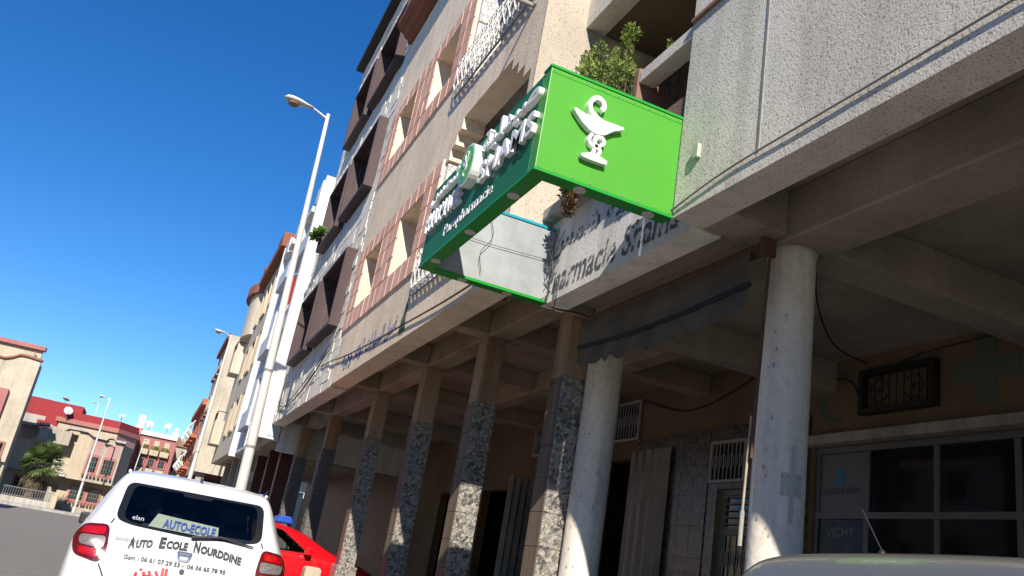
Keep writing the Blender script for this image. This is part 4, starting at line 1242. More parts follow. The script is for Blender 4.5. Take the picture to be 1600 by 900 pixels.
lm.prism([(-.09, .04), (.09, .04), (.03, -.02), (-.03, -.02)], fl, 0, .004)
lm.build('logo_mark', 'sign_white', lgo)
cable('sign_cable', [(2.5, 7.57, 4.62), (2.55, 7.55, 4.4), (2.45, 7.55, 4.2), (2.5, 7.56, 4.0)], .0035, sg)
cable('sign_cable', [(2.03, 7.57, 4.35), (2.5, 7.575, 4.33), (3.24, 7.575, 4.36)], .003, sg)
# brush of loose wires where the far panel meets the bay wall
br = MB()
for k in range(46):
    z = random.uniform(3.96, 4.62); y = 7.55 - random.uniform(0, .12); x = 3.22 + random.uniform(-.03, .03)
    br.tube([(x, y, z), (x - random.uniform(.0, .09), y - random.uniform(.02, .16), z + random.uniform(-.03, .16))], .004, 4)
br.build('wire_brush', 'grey_iron', sg)
cable('loose_cable', [(3.25, 7.5, 4.0), (3.2, 7.45, 3.86), (3.3, 7.4, 3.80), (3.6, 7.5, 3.86), (3.9, 7.5, 3.84)], .01, sg)
cable('loose_cable', [(3.26, 7.4, 4.1), (3.24, 7.3, 3.9), (3.26, 7.35, 3.76)], .008, sg)

# ------------------------------------------------------------------ rolled awning under the bay
aw = thing('awning', 'rolled dark grey fabric awning with scalloped valance between the white columns', 'awning', (3.75, 6.2, 3.3))
YA0, YA1 = 4.66, 7.40
MB().tube([(3.66, YA0, 3.74), (3.66, YA1, 3.74)], .055, 10).build('roller_tube', 'rust', aw)
cl = MB(); n = 44
vs = []; fs = []
for i in range(n + 1):
    y = YA0 + .06 + (YA1 - YA0 - .1) * i / n
    sag = .05 * math.sin(math.pi * i / n) + .012 * math.sin(i * 1.7)
    for x, z in ((3.70, 3.79), (3.60, 3.72 - sag * .3), (3.58 + .012 * math.sin(i * .9), 3.58 - sag * .6), (3.60, 3.46 - sag)):
        vs.append((x, y, z))
for i in range(n):
    for j in range(3): fs.append((i * 4 + j, i * 4 + j + 1, i * 4 + 5 + j, i * 4 + 4 + j))
cl.add(vs, fs).build('cloth', 'awning', aw, smooth=True)
MB().tube([(3.60, YA0 + .05 + (YA1 - YA0 - .1) * i / 12, 3.455 - .05 * math.sin(math.pi * i / 12)) for i in range(13)], .022, 6).build('front_bar', 'awning_stripe', aw)
va = MB(); vs = []; fs = []
m = 110
for i in range(m + 1):
    t = i / m; y = YA0 + .06 + (YA1 - YA0 - .1) * t
    zt = 3.45 - .05 * math.sin(math.pi * t)
    drop = .15 + .055 * abs(math.sin(t * math.pi * 11))
    vs += [(3.605 + .006 * math.sin(i * .5), y, zt), (3.60 + .02 * math.sin(i * .37), y, zt - drop)]
for i in range(m): fs.append((2 * i, 2 * i + 1, 2 * i + 3, 2 * i + 2))
va.add(vs, fs).build('valance', 'awning', aw, smooth=True)
MB().box(3.62, 3.74, YA0 - .05, YA0, 3.68, 3.82).build('bracket', 'rust', aw)
MB().tube([(3.7, YA0 - .03, 3.7), (3.71, YA0 + .02, 2.6), (3.71, YA0 + .03, 2.2)], .012, 6).build('crank_rod', 'rust', aw)
MB().tube([(3.71, YA0 + .06, 2.5), (3.715, YA0 + .09, 1.85)], .009, 6).build('crank_handle', 'sack', aw)
MB().tube([(3.715, YA0 + .09, 1.85), (3.715, YA0 + .095, 1.62)], .015, 8).build('crank_grip', 'concrete', aw)

# ------------------------------------------------------------------ street lamps
def street_lamp(name, label, base, top, r0, r1, head=.5, arm=.35, headsc=1.0, yaw=0.0):
    t = thing(name, label, 'street lamp', base, 0, 'street lamps along the road')
    b = Vector(base); p = Vector(top)
    n = 8
    MB().tube([b + (p - b) * (k / n) for k in range(n + 1)], [r0 + (r1 - r0) * k / n for k in range(n + 1)], 14).build('pole', 'lamp_steel', t, smooth=True)
    MB().tube([b, b + (p - b) * .06], r0 * 1.25, 14).build('pole_base', 'lamp_steel', t)
    bands = MB()
    for f in (.27, .42): 
        q = b + (p - b) * f; rr = r0 + (r1 - r0) * f + .006
        bands.tube([q, q + Vector((0, 0, .05))], rr, 14)
    bands.build('band', 'grey_iron', t)
    a0 = p - Vector((0, 0, .12)); a1 = p + Vector((-arm, 0, .02))
    MB().tube([a0, a1], [r1 * .7, r1 * .55], 8).build('arm', 'lamp_steel', t)
    h = MB(); u = MB()
    segs = [(-.0, .05), (.12, .07), (.2, .1), (.34, .14), (.48, .15), (.58, .12), (.64, .03)]
    vs = []; fs = []; k = 12
    us_ = []
    for s, w_ in segs:
        s *= headsc; w_ *= headsc
        for q in range(k):
            g = 2 * math.pi * q / k
            zz = math.sin(g) * w_ * (.55 if math.sin(g) > 0 else .4)
            vs.append(a1 + Vector((-s, math.cos(g) * w_, zz + s * .04)))
    for i in range(len(segs) - 1):
        for q in range(k): fs.append((i * k + q, i * k + (q + 1) % k, (i + 1) * k + (q + 1) % k, (i + 1) * k + q))
    fs.append(tuple(range(k))); fs.append(tuple((len(segs) - 1) * k + q for q in range(k)))
    hd = h.add(vs, fs).build('lamp_head', 'lamp_steel', t, smooth=True)
    MB().lathe([(.001, -.06), (.08, -.05), (.115, -.02), (.12, .0)], (0, 0, 0), 14)
    c = a1 + Vector((-.42 * headsc, 0, -.015 * headsc))
    bowl = MB()
    for r, z in ((.001, -.1), (.07, -.095), (.11, -.07), (.125, -.04)): pass
    bowl.lathe([(.005 * headsc, -.10 * headsc), (.07 * headsc, -.092 * headsc), (.11 * headsc, -.066 * headsc), (.128 * headsc, -.03 * headsc)], c, 14).build('lamp_glass', 'planter', hd)
    return t
street_lamp('street_lamp', 'tall tapered grey street lamp standing right behind the white hatchback', (1.78, 17, 0), (1.47, 17, 10.05), .12, .038, arm=.34)
street_lamp('street_lamp', 'street lamp further down the same kerb, beside the beige building', (2.05, 45, rise(45)), (2.1, 45, 10.7), .13, .05, arm=.25, headsc=1.0)
street_lamp('street_lamp', 'street lamp in front of the pink panel house, leaning slightly', (-3.72, 67.5, GZ), (-3.74, 67.5, 8.75), .1, .045, arm=.2, headsc=.9)
street_lamp('street_lamp', 'short lamp in front of the rose house, head facing right', (-.95, 77, GZ), (-.75, 77, 7.1), .07, .035, arm=-.3, headsc=.6)
street_lamp('street_lamp', 'distant thin street lamp rising above the dark red roof', (-7.0, 110, GZ), (-7.1, 110, 12.7), .07, .04, arm=.1, headsc=.8)

# ------------------------------------------------------------------ cars
def ring_poly(poly, k):
    cx = sum(p[0] for p in poly) / len(poly); cy = sum(p[1] for p in poly) / len(poly)
    return [(cx + (p[0] - cx) * k, cy + (p[1] - cy) * k) for p in poly]
def round_poly(pts, r=.05, n=4):
    out = []; m = len(pts)
    for i in range(m):
        p = Vector(pts[i]); a = (Vector(pts[i - 1]) - p); b = (Vector(pts[(i + 1) % m]) - p)
        ra = min(r, a.length * .45); rb = min(r, b.length * .45)
        pa = p + a.normalized() * ra; pb = p + b.normalized() * rb
        for k in range(n + 1):
            t = k / n
            q = pa * (1 - t) ** 2 + p * 2 * t * (1 - t) + pb * t * t
            out.append((q.x, q.y))
    # resample long edges
    res = []
    for i in range(len(out)):
        a = Vector(out[i]); b = Vector(out[(i + 1) % len(out)])
        k = max(1, int((b - a).length / .06))
        for j in range(k): res.append(tuple(a + (b - a) * j / k))
    return res
def inside(pt, poly):
    x, y = pt; c = False; n = len(poly)
    for i in range(n):
        x0, y0 = poly[i]; x1, y1 = poly[i - 1]
        if (y0 > y) != (y1 > y) and x < (x1 - x0) * (y - y0) / (y1 - y0) + x0: c = not c
    return c

def make_car(root, paint, stations, wheel_y, wheel_r, rear_glass, side_glass, wind_glass, wheel_mat='rim'):
    """loft the body from stations (y, half width, bottom, shoulder, top half width, top), then cut wheel arches and windows"""
    rings = []
    for (y, w, zb, zs, wr, zt) in stations:
        zs = min(zs, zt - .09)
        half = [(0, zb), (w * .55, zb), (w * .9, zb + .02), (w * .985, zb + .14), (w, zb + (zs - zb) * .55), (w * .985, zs - .05), (w * .955, zs + .015)]
        e = Vector((w * .955, zs + .015)); t = Vector((wr, zt - .05))
        half += [(e.x + (t.x - e.x) * .5 + .012, e.y + (t.y - e.y) * .5), (t.x + .004, t.y), (t.x - .05, zt - .018), (wr * .55, zt - .004), (0, zt)]
        ring = half + [(-u, v) for u, v in reversed(half[1:-1])]
        rings.append([(u, y, v) for u, v in ring])
    n = len(rings[0])
    mb = MB()
    vs = [p for r in rings for p in r]; fs = []
    for i in range(len(rings) - 1):
        for k in range(n): fs.append((i * n + k, i * n + (k + 1) % n, (i + 1) * n + (k + 1) % n, (i + 1) * n + k))
    fs.append(tuple(range(n))); fs.append(tuple((len(rings) - 1) * n + k for k in range(n)))
    mb.add(vs, fs)
    me = mb.mesh('body')
    o = bpy.data.objects.new('body', me); COL.objects.link(o)
    s = o.modifiers.new('s', 'SUBSURF'); s.levels = 3; s.render_levels = 3
    bpy.context.view_layer.update()
    dg = bpy.context.evaluated_depsgraph_get()
    full = bpy.data.meshes.new_from_object(o.evaluated_get(dg))
    bpy.data.objects.remove(o); bpy.data.meshes.remove(me)
    bm = bmesh.new(); bm.from_mesh(full)
    bmesh.ops.recalc_face_normals(bm, faces=bm.faces)
    tree = BVHTree.FromBMesh(bm)
    def hit(o_, d_):
        h = tree.ray_cast(Vector(o_), Vector(d_))
        return h[0], h[1]
    def cast(kind, u, v):
        if kind == 'rear': return hit((u, -2, v), (0, 1, 0))
        if kind == 'front': return hit((u, 9, v), (0, -1, 0))
        if kind == 'left': return hit((-3, u, v), (1, 0, 0))
        return hit((3, u, v), (-1, 0, 0))
    panes = []
    if rear_glass: panes.append(('rear', rear_glass, 'rear_window'))
    if wind_glass: panes.append(('front', wind_glass, 'windscreen'))
    for g in side_glass:
        panes.append(('left', g, 'side_window')); panes.append(('right', g, 'side_window'))
    def conv(kind, co): return (co.x, co.z) if kind in ('rear', 'front') else (co.y, co.z)
    kill = []
    for f in bm.faces:
        c = f.calc_center_median(); nrm = f.normal
        for kind, poly, nm in panes:
            ok = (kind == 'rear' and nrm.y < -.15 and c.y < 1.2) or (kind == 'front' and nrm.y > .15 and c.y > 1.8) or (kind == 'left' and nrm.x < -.3) or (kind == 'right' and nrm.x > .3)
            if ok and inside(conv(kind, c), ring_poly(poly, .955)): kill.append(f); break
        else:
            if abs(c.x) > .55 and abs(nrm.x) > .25:
                for wy in wheel_y:
                    if (c.y - wy) ** 2 + (c.z - wheel_r) ** 2 < (wheel_r + .05) ** 2: kill.append(f); break
            elif c.z < .3 and nrm.z < -.5 and abs(c.x) > .5:
                for wy in wheel_y:
                    if abs(c.y - wy) < wheel_r: kill.append(f); break
    bmesh.ops.delete(bm, geom=list(set(kill)), context='FACES')
    for v in bm.verts:                                   # true circles at the arches
        if v.is_boundary and abs(v.co.x) > .5:
            for wy in wheel_y:
                d = Vector((v.co.y - wy, v.co.z - wheel_r))
                if .6 * wheel_r < d.length < wheel_r + .14 and v.co.z > .2:
                    d = d.normalized() * (wheel_r + .055)
                    v.co.y = wy + d.x; v.co.z = wheel_r + d.y
    bm.to_mesh(full)
    for p in full.polygons: p.use_smooth = True
    body = bpy.data.objects.new('body', full); COL.objects.link(body)
    full.materials.append(M[paint]); attach(body, root, True)
    # dark lining inside
    for v in bm.verts: v.co = v.co - v.normal * .03
    lm_ = bpy.data.meshes.new('lining'); bm.to_mesh(lm_); bm.free()
    lo = bpy.data.objects.new('lining', lm_); COL.objects.link(lo); lm_.materials.append(M['liner']); attach(lo, root, True)
    # glass and its black border
    def skin(kind, loops, off):
        vs = []; fs = []; m = len(loops[0])
        for lp in loops:
            for (u, v) in lp:
                h, nrm = cast(kind, u, v)
                if h is None:
                    h = Vector(vs[-1]) if vs else Vector((0, 0, 0)); nrm = Vector((0, 0, 0))
                vs.append(h + nrm * off)
        for i in range(len(loops) - 1):
            for k in range(m): fs.append((i * m + k, i * m + (k + 1) % m, (i + 1) * m + (k + 1) % m, (i + 1) * m + k))
        return vs, fs
    for kind, poly, nm in panes:
        vs, fs = skin(kind, [ring_poly(poly, k) for k in (1.0, .96, .90)], .004)
        g = MB().add(vs, fs).build(nm, 'frit', root, smooth=True, local=True)
        vs, fs = skin(kind, [ring_poly(poly, k) for k in (.905, .7, .5, .3, .12)], .003)
        fs.append(tuple(range(len(vs) - len(poly), len(vs))))
        MB().add(vs, fs).build('glass', 'car_glass', g, smooth=True, local=True)
    # wheels
    for wy in wheel_y:
        for sx in (-1, 1):
            c = (sx * (stations[len(stations) // 2][1] - .13), wy, wheel_r)
            t = MB().lathe([(wheel_r * .62, -.1), (wheel_r * .93, -.1), (wheel_r, -.075), (wheel_r, .075), (wheel_r * .93, .1), (wheel_r * .62, .1)], c, 28, 'x').build('wheel', 'tyre', root, local=True)
            rb = MB().lathe([(wheel_r * .63, -.09), (wheel_r * .63, .09)], c, 24, 'x')
            for k in range(6):
                a = math.pi * 2 * k / 6
                rb.tube([(c[0] + sx * .095, wy, wheel_r), (c[0] + sx * .095, wy + math.cos(a) * wheel_r * .6, wheel_r + math.sin(a) * wheel_r * .6)], .025, 5)
            rb.build('hub', wheel_mat, t, local=True)
    def decal(name, kind, loops_or_poly, mat, off=.005, parent=None):
        poly = loops_or_poly
        vs, fs = skin(kind, [ring_poly(poly, k) for k in (1, .75, .5, .25, .08)], off)
        fs.append(tuple(range(len(vs) - len(poly), len(vs))))
        return MB().add(vs, fs).build(name, mat, parent or root, smooth=True, local=True)
    def decal_text(name, body_, kind, fn, mat, off=.004, bold=0.0, shear=0.0, parent=None):
        vs, fs = text_geo(body_, 0, 2, shear, bold)
        out = []
        for a, b, c in vs:
            u, v = fn(a, b)
            h, nrm = cast(kind, u, v)
            out.append((h + nrm * off) if h is not None else Vector((u, 0, v)))
        return MB().add(out, fs).build(name, mat, parent or root, local=True)
    def seam(pts, kind, wid=.010, off=.0025):
        pts = smooth_line(pts, 5); vs = []; fs = []
        for i, p in enumerate(pts):
            a = Vector(pts[max(i - 1, 0)]); b = Vector(pts[min(i + 1, len(pts) - 1)]); d = (b - a).normalized()
            for s_ in (-1, 1):
                h, nrm = cast(kind, p[0] - d.y * s_ * wid / 2, p[1] + d.x * s_ * wid / 2)
                vs.append((h + nrm * off) if h is not None else Vector((p[0], 0, p[1])))
        for i in range(len(pts) - 1): fs.append((2 * i, 2 * i + 1, 2 * i + 3, 2 * i + 2))
        return MB().add(vs, fs).build('seam', 'frit', root, local=True)
    return body, decal, decal_text, seam, cast

def seats(root, y_front, y_rear, z):
    for (x, y) in ((-.36, y_front), (.36, y_front), (-.38, y_rear), (.38, y_rear)):
        s = MB().box(x - .22, x + .22, y - .12, y, z, z + .55).build('seat', 'seat', root, local=True, bevel=.05)
        MB().box(x - .12, x + .12, y - .1, y - .02, z + .6, z + .78).build('headrest', 'seat', s, local=True, bevel=.04)
    MB().box(-.7, .7, y_front + .75, y_front + 1.1, z, z + .32).build('dashboard', 'liner', root, local=True, bevel=.04)
    MB().tube([(-.36 + .17 * math.cos(a), y_front + .62 + .05 * math.sin(a), z + .32 + .17 * math.sin(a)) for a in [math.radians(q) for q in range(0, 361, 24)]], .015, 6).build('steering_wheel', 'black_plastic', root, local=True)

# --- white driving-school hatchback seen from behind
wc = thing('white_hatchback', 'white driving school hatchback parked with its rear towards the camera', 'car', (.47, 7.44, 0))
ST = [(0.0, .62, .40, .62, .50, .74), (.02, .74, .36, .66, .60, .80), (.06, .81, .30, .72, .68, .90), (.10, .835, .26, .80, .74, .985),
      (.15, .85, .25, .88, .74, 1.06), (.23, .86, .24, .94, .705, 1.17), (.32, .862, .23, .96, .665, 1.29), (.41, .864, .23, .97, .635, 1.405), (.47, .865, .23, .98, .62, 1.485), (.55, .865, .23, .98, .61, 1.525),
      (.9, .866, .23, .98, .60, 1.545), (1.4, .867, .22, .98, .60, 1.56), (2.0, .867, .22, .97, .595, 1.55), (2.5, .866, .22, .96, .58, 1.47), (2.9, .862, .22, .95, .60, 1.24),
      (3.2, .855, .22, .93, .66, 1.05), (3.6, .84, .23, .88, .66, .98), (3.9, .80, .25, .80, .6, .86), (4.02, .72, .3, .66, .5, .74), (4.06, .58, .36, .56, .4, .66)]
RG = round_poly([(-.585, 1.10), (-.565, 1.405), (.565, 1.405), (.585, 1.10), (.45, 1.07), (0, 1.05), (-.45, 1.07)], .07)
SG = [round_poly([(.55, 1.02), (.72, 1.40), (1.45, 1.43), (1.45, 1.0)], .06), round_poly([(1.52, 1.0), (1.52, 1.43), (2.15, 1.41), (2.72, 1.02)], .06)]
WG = round_poly([(-.6, 1.08), (-.5, 1.42), (.5, 1.42), (.6, 1.08)], .06)
body, decal, dtext, seam, cast = make_car(wc, 'car_white', ST, (.72, 3.28), .31, RG, SG, WG)
seats(wc, 1.75, .95, .62)
# tail lamps
for s in (-1, 1):
    outer = round_poly([(s * .60, 1.05), (s * .78, 1.03), (s * .838, .93), (s * .80, .80), (s * .60, .76), (s * .57, .86)], .05)
    tl = decal('tail_lamp', 'rear', outer, 'light_dark', .008)
    decal('lens', 'rear', round_poly([(s * .62, 1.025), (s * .765, 1.005), (s * .79, .955), (s * .62, .965)], .02), 'light_red', .014, tl)
    decal('lens', 'rear', round_poly([(s * .60, .955), (s * .785, .945), (s * .775, .875), (s * .60, .868)], .03), 'light_clear', .015, tl)
    decal('lens', 'rear', round_poly([(s * .60, .855), (s * .77, .862), (s * .765, .815), (s * .62, .79)], .02), 'light_red', .014, tl)
    # tailgate shut lines
    seam([(s * .585, 1.10), (s * .60, 1.06)], 'rear')
    seam([(s * .60, .76), (s * .56, .70), (s * .50, .60), (s * .44, .52)], 'rear')
    MB().box(s * .885 - (.06 if s < 0 else .04), s * .885 + (.04 if s < 0 else .06), 2.46, 2.56, .98, 1.10).build('wing_mirror', 'black_plastic', wc, local=True, bevel=.02)
def arc_text(u0, u1, z0, h, rise_):
    def f(a, b):
        u = u0 + (u1 - u0) * a; t = 2 * a - 1
        return u, z0 + b * h - rise_ * t * t
    return f
def small_caps(words, u0, u1, z0, h, rise_):
    tot = sum(len(w_) for w_ in words) + 1.4 * len(words) - 1.0
    pos = 0.0
    for w_ in words:
        for big, part in ((True, w_[0]), (False, w_[1:])):
            n_ = len(part) * (1.25 if big else 1.0)
            a0, a1 = u0 + (u1 - u0) * pos / tot, u0 + (u1 - u0) * (pos + n_ - .14) / tot
            def f(a, b, a0=a0, a1=a1, hh=h if big else h * .74):
                u = a0 + (a1 - a0) * a; t = 2 * (u - u0) / (u1 - u0) - 1
                return u, z0 + b * hh - rise_ * t * t
            dtext('lettering', part, 'rear', f, 'decal_black', .008, bold=.05)
            pos += n_
        pos += 1.0
small_caps(['AUTO', 'ECOLE', 'NOURDDINE'], -.43, .47, .945, .084, .05)
dtext('lettering', 'Gsm : 06 61 07 29 53 -', 'rear', arc_text(-.44, .015, .818, .036, .0), 'decal_black', .008, bold=.03)
dtext('lettering', '06 36 65 78 95', 'rear', arc_text(.04, .34, .818, .034, .0), 'decal_black', .008, bold=.03)
dtext('lettering', arabic('الدين'), 'rear', arc_text(-.33, -.09, .69, .105, .0), 'decal_red', .008, bold=.05)
dtext('lettering', arabic('نور'), 'rear', arc_text(-.04, .12, .69, .085, .0), 'decal_red', .008, bold=.05)
dtext('lettering', 'SANDERO', 'rear', arc_text(-.535, -.345, .945, .024, .0), 'grey_iron', bold=.03)
bd = decal('badge', 'rear', round_poly([(-.062, .935), (.062, .935), (.042, .862), (-.042, .862)], .016), 'chrome', .012)
decal('badge_inset', 'rear', round_poly([(-.034, .896), (.034, .896), (.024, .874), (-.024, .874)], .008), 'car_white', .016, bd)
decal('badge_inset', 'rear', round_poly([(-.046, .925), (.046, .925), (.041, .906), (-.041, .906)], .008), 'light_clear', .016, bd)
decal('lock', 'rear', [(.02 * math.cos(a) + .01, .79 + .02 * math.sin(a)) for a in [math.radians(q) for q in range(0, 360, 24)]], 'black_plastic', .008)
# wiper, high brake lamp, washer jet, aerial
h0 = cast('rear', .02, 1.055)[0] + Vector((0, -.03, .0)); h1 = cast('rear', .52, 1.06)[0] + Vector((0, -.03, 0)); hm = cast('rear', .25, 1.09)[0] + Vector((0, -.035, 0))
MB().tube([h0, hm, h1], [.017, .012, .006], 6).build('rear_wiper', 'black_plastic', wc, local=True)
decal('high_brake_lamp', 'rear', round_poly([(-.13, 1.385), (.13, 1.385), (.11, 1.36), (-.11, 1.36)], .012), 'frit', .006)
MB().box(-.012, .012, .50, .53, 1.515, 1.545).build('washer_jet', 'black_plastic', wc, local=True)
for s in (-1, 1):
    MB().tube([(s * .585, .62, 1.50), (s * .59, 1.2, 1.525), (s * .585, 2.1, 1.515)], .014, 6).build('roof_rail', 'car_white', wc, local=True)
MB().tube([(.56, .66, 1.50), (.59, .60, 1.55)], .008, 5).build('stub_aerial', 'black_plastic', wc, local=True)
MB().box(-.12, .12, 2.42, 2.44, 1.33, 1.40).build('interior_mirror', 'black_plastic', wc, local=True, bevel=.01)
for (x_, z_, w_, h_, mt_) in ((-.30, 1.17, .12, .10, 'sticker'), (-.06, 1.16, .10, .08, 'plate'), (.12, 1.2, .07, .07, 'grassy'), (.34, 1.15, .1, .06, 'blue_box')):
    MB().box(x_, x_ + w_, 2.70, 2.705, z_, z_ + h_).build('windscreen_paper', mt_, wc, local=True)
# cream board lying on the parcel shelf
MB().box(-.6, .6, .34, .9, .98, 1.0).build('parcel_shelf', 'liner', wc, local=True)
bdv = [(-.32, .44, 1.085), (.25, .44, 1.07), (.24, .48, 1.165), (-.27, .48, 1.195)]
bo = MB().add(bdv + [(x, y + .01, z) for x, y, z in bdv], [(0, 1, 2, 3), (4, 5, 6, 7), (0, 1, 5, 4), (1, 2, 6, 5), (2, 3, 7, 6), (3, 0, 4, 7)]).build('school_board', 'plate', wc, local=True)
text_part('lettering', 'AUTO-ECOLE', (-.21, .436, 1.09), (1, .0, -.02), (0, .32, .95), .43, .078, 'blue_text', bo, bold=.03, local=True)
h = cast('rear', -.42, 1.1)[0]
dtext('sticker', 'elan', 'rear', arc_text(-.46, -.37, 1.115, .034, 0), 'text_grey', .004, bold=.01)

# --- red car parked nose-in under the overhang
rc = thing('red_hatchback', 'bright red hatchback parked nose towards the pillars behind the white car', 'car', (.82, 17.6, 0), -math.pi / 2)
SR = [(0.0, .60, .40, .62, .50, .74), (.03, .76, .34, .70, .62, .86), (.10, .82, .26, .86, .70, 1.02), (.25, .84, .24, .95, .66, 1.22), (.42, .85, .23, .97, .62, 1.42), (.6, .855, .23, .98, .60, 1.47),
      (1.1, .86, .22, .98, .59, 1.50), (1.7, .86, .22, .97, .585, 1.49), (2.2, .86, .22, .96, .575, 1.41), (2.65, .855, .22, .94, .60, 1.2),
      (3.0, .85, .22, .92, .66, 1.04), (3.4, .835, .23, .87, .66, .97), (3.75, .79, .25, .79, .6, .86), (3.9, .70, .3, .66, .5, .74), (3.95, .56, .36, .56, .4, .66)]
SG2 = [round_poly([(.5, 1.0), (.62, 1.36), (1.3, 1.39), (1.3, .98)], .06), round_poly([(1.36, .98), (1.36, 1.39), (1.85, 1.36), (2.42, 1.0)], .06)]
body2, decal2, dtext2, seam2, cast2 = make_car(rc, 'car_red', SR, (.7, 3.12), .30, round_poly([(-.55, 1.06), (-.5, 1.36), (.5, 1.36), (.55, 1.06)], .06), SG2, round_poly([(-.58, 1.08), (-.48, 1.36), (.48, 1.36), (.58, 1.08)], .06))
seats(rc, 1.6, .85, .6)
for s, kd in ((-1, 'left'), (1, 'right')):
    MB().box(s * .93 - .09, s * .93 + .09, 2.3, 2.42, .98, 1.12).build('wing_mirror', 'car_red', rc, local=True, bevel=.03)
    seam2([(1.33, .98), (1.34, .6), (1.36, .3)], kd)
    seam2([(2.45, .98), (2.5, .6), (2.45, .32)], kd)
    MB().tube([(s * .865, 1.42, .88), (s * .885, 1.46, .885), (s * .885, 1.6, .885), (s * .865, 1.64, .88)], .013, 6).build('door_handle', 'car_red', rc, local=True)
    decal2('head_lamp', 'front', round_poly([(s * .42, .74), (s * .62, .70), (s * .66, .80), (s * .5, .84)], .03), 'light_clear')
rs = thing('roof_sign', 'blue driving school roof sign standing on the red hatchback', 'sign', (2.72, 17.6, 1.48))
MB().prism([(-.16, 0), (.16, 0), (.10, .13), (-.10, .13)], lambda u, v, w_: (2.72 + u, w_, 1.485 + v), 17.2, 18.0).build('box', 'blue_box', rs, bevel=.02)

# --- dark grey car whose roof shows at the bottom right
gc = thing('grey_car', 'dark grey car in the near right corner with only its roof and aerial visible', 'car', (2.76, 3.17, 0), math.pi)
gc_body = make_car(gc, 'car_grey', [(y, w * .98, zb, zs, wr, zt - .095) for (y, w, zb, zs, wr, zt) in ST], (.72, 3.28), .31,
                   [(u, v - .08) for u, v in RG], [[(u, v - .08) for u, v in g] for g in SG], [(u, v - .08) for u, v in WG])
seats(gc, 1.75, .95, .58)
MB().lathe([(.018, 1.44), (.014, 1.465), (.007, 1.475)], (.28, .80, 0), 10).build('aerial_base', 'black_plastic', gc, local=True)
MB().tube([(.28, .80, 1.47), (.28, .70, 1.62)], .0025, 5).build('aerial', 'black_iron', gc, local=True)

# ------------------------------------------------------------------ plants
def leaf_cloud(mb, centre, rad, n, size, up=.3, elong=2.2):
    for _ in range(n):
        while True:
            p = Vector((random.uniform(-1, 1), random.uniform(-1, 1), random.uniform(-1, 1)))
            if p.length < 1: break
        q = Vector((p.x * rad[0], p.y * rad[1], p.z * rad[2])) * (.55 + .45 * random.random())
        c = Vector(centre) + q
        d = (p + Vector((random.uniform(-.7, .7), random.uniform(-.7, .7), random.uniform(-.4, .7) + up))).normalized()
        s = size * random.uniform(.6, 1.3)
        e = d.cross(Vector((random.uniform(-1, 1), random.uniform(-1, 1), random.uniform(-1, 1)))).normalized() * s / elong / 2
        mb.add([c - e * .5, c + d * s * .5 - e, c + d * s, c + d * s * .5 + e], [(0, 1, 2, 3)])
def shrub(label, base, blobs, n, size, mat, name='balcony_shrub'):
    t = thing(name, label, 'plant', base, 0)
    b = Vector(base); stems = MB(); lf = MB()
    for c, r in blobs:
        c = Vector(c)
        stems.tube(smooth_line([b, b + (c - b) * .5 + Vector((random.uniform(-.03, .03), random.uniform(-.03, .03), 0)), c], 3), [.012] * 6 + [.005], 5)
        for _ in range(7):
            d = Vector((random.uniform(-1, 1) * r[0], random.uniform(-1, 1) * r[1], random.uniform(-.6, 1) * r[2])) * .8
            stems.tube([c - (c - b) * .15, c + d * .5, c + d], [.005, .004, .002], 4)
            leaf_cloud(lf, c + d, (r[0] * .38, r[1] * .38, r[2] * .38), n // 8, size)
        leaf_cloud(lf, c, (r[0] * .7, r[1] * .7, r[2] * .7), n // 4, size)
    stems.build('stem', 'bark', t); o = lf.build('foliage', mat, t); return t
shrub('green conifer-like shrub spilling over the balcony above the green sign', (3.3, 6.5, 5.2),
      [((3.3, 7.45, 6.5), (.24, .3, .34)), ((3.28, 7.05, 6.35), (.24, .3, .3)), ((3.28, 6.65, 6.28), (.22, .26, .34)), ((3.2, 6.35, 5.95), (.2, .22, .3)), ((3.22, 6.85, 5.85), (.2, .3, .26)), ((3.25, 7.3, 5.95), (.2, .3, .3)), ((3.35, 7.62, 6.9), (.1, .1, .2)), ((3.28, 6.6, 6.6), (.1, .1, .2))], 430, .05, 'shrub')
shrub('small sprig of green leaves peeping over the speckled balcony rail', (3.4, 5.75, 5.1), [((3.3, 5.72, 5.78), (.1, .12, .14)), ((3.28, 5.6, 5.88), (.06, .08, .1))], 260, .045, 'shrub')
shrub('reddish green succulent hanging from the concrete ledge beneath the sign', (3.2, 7.0, 4.98),
      [((3.12, 7.1, 5.0), (.08, .16, .08)), ((3.08, 7.0, 4.86), (.07, .14, .12)), ((3.08, 6.95, 4.7), (.06, .1, .12)), ((3.1, 7.2, 5.08), (.06, .1, .1))], 300, .05, 'shrub_dry', 'hanging_succulent')
shrub('tuft of bright green leaves growing in the middle brown window box', (2.45, 21.6, 8.95), [((2.45, 21.6, 9.0), (.1, .25, .1)), ((2.42, 21.85, 8.95), (.08, .15, .08))], 130, .16, 'grassy', 'window_box_plant')

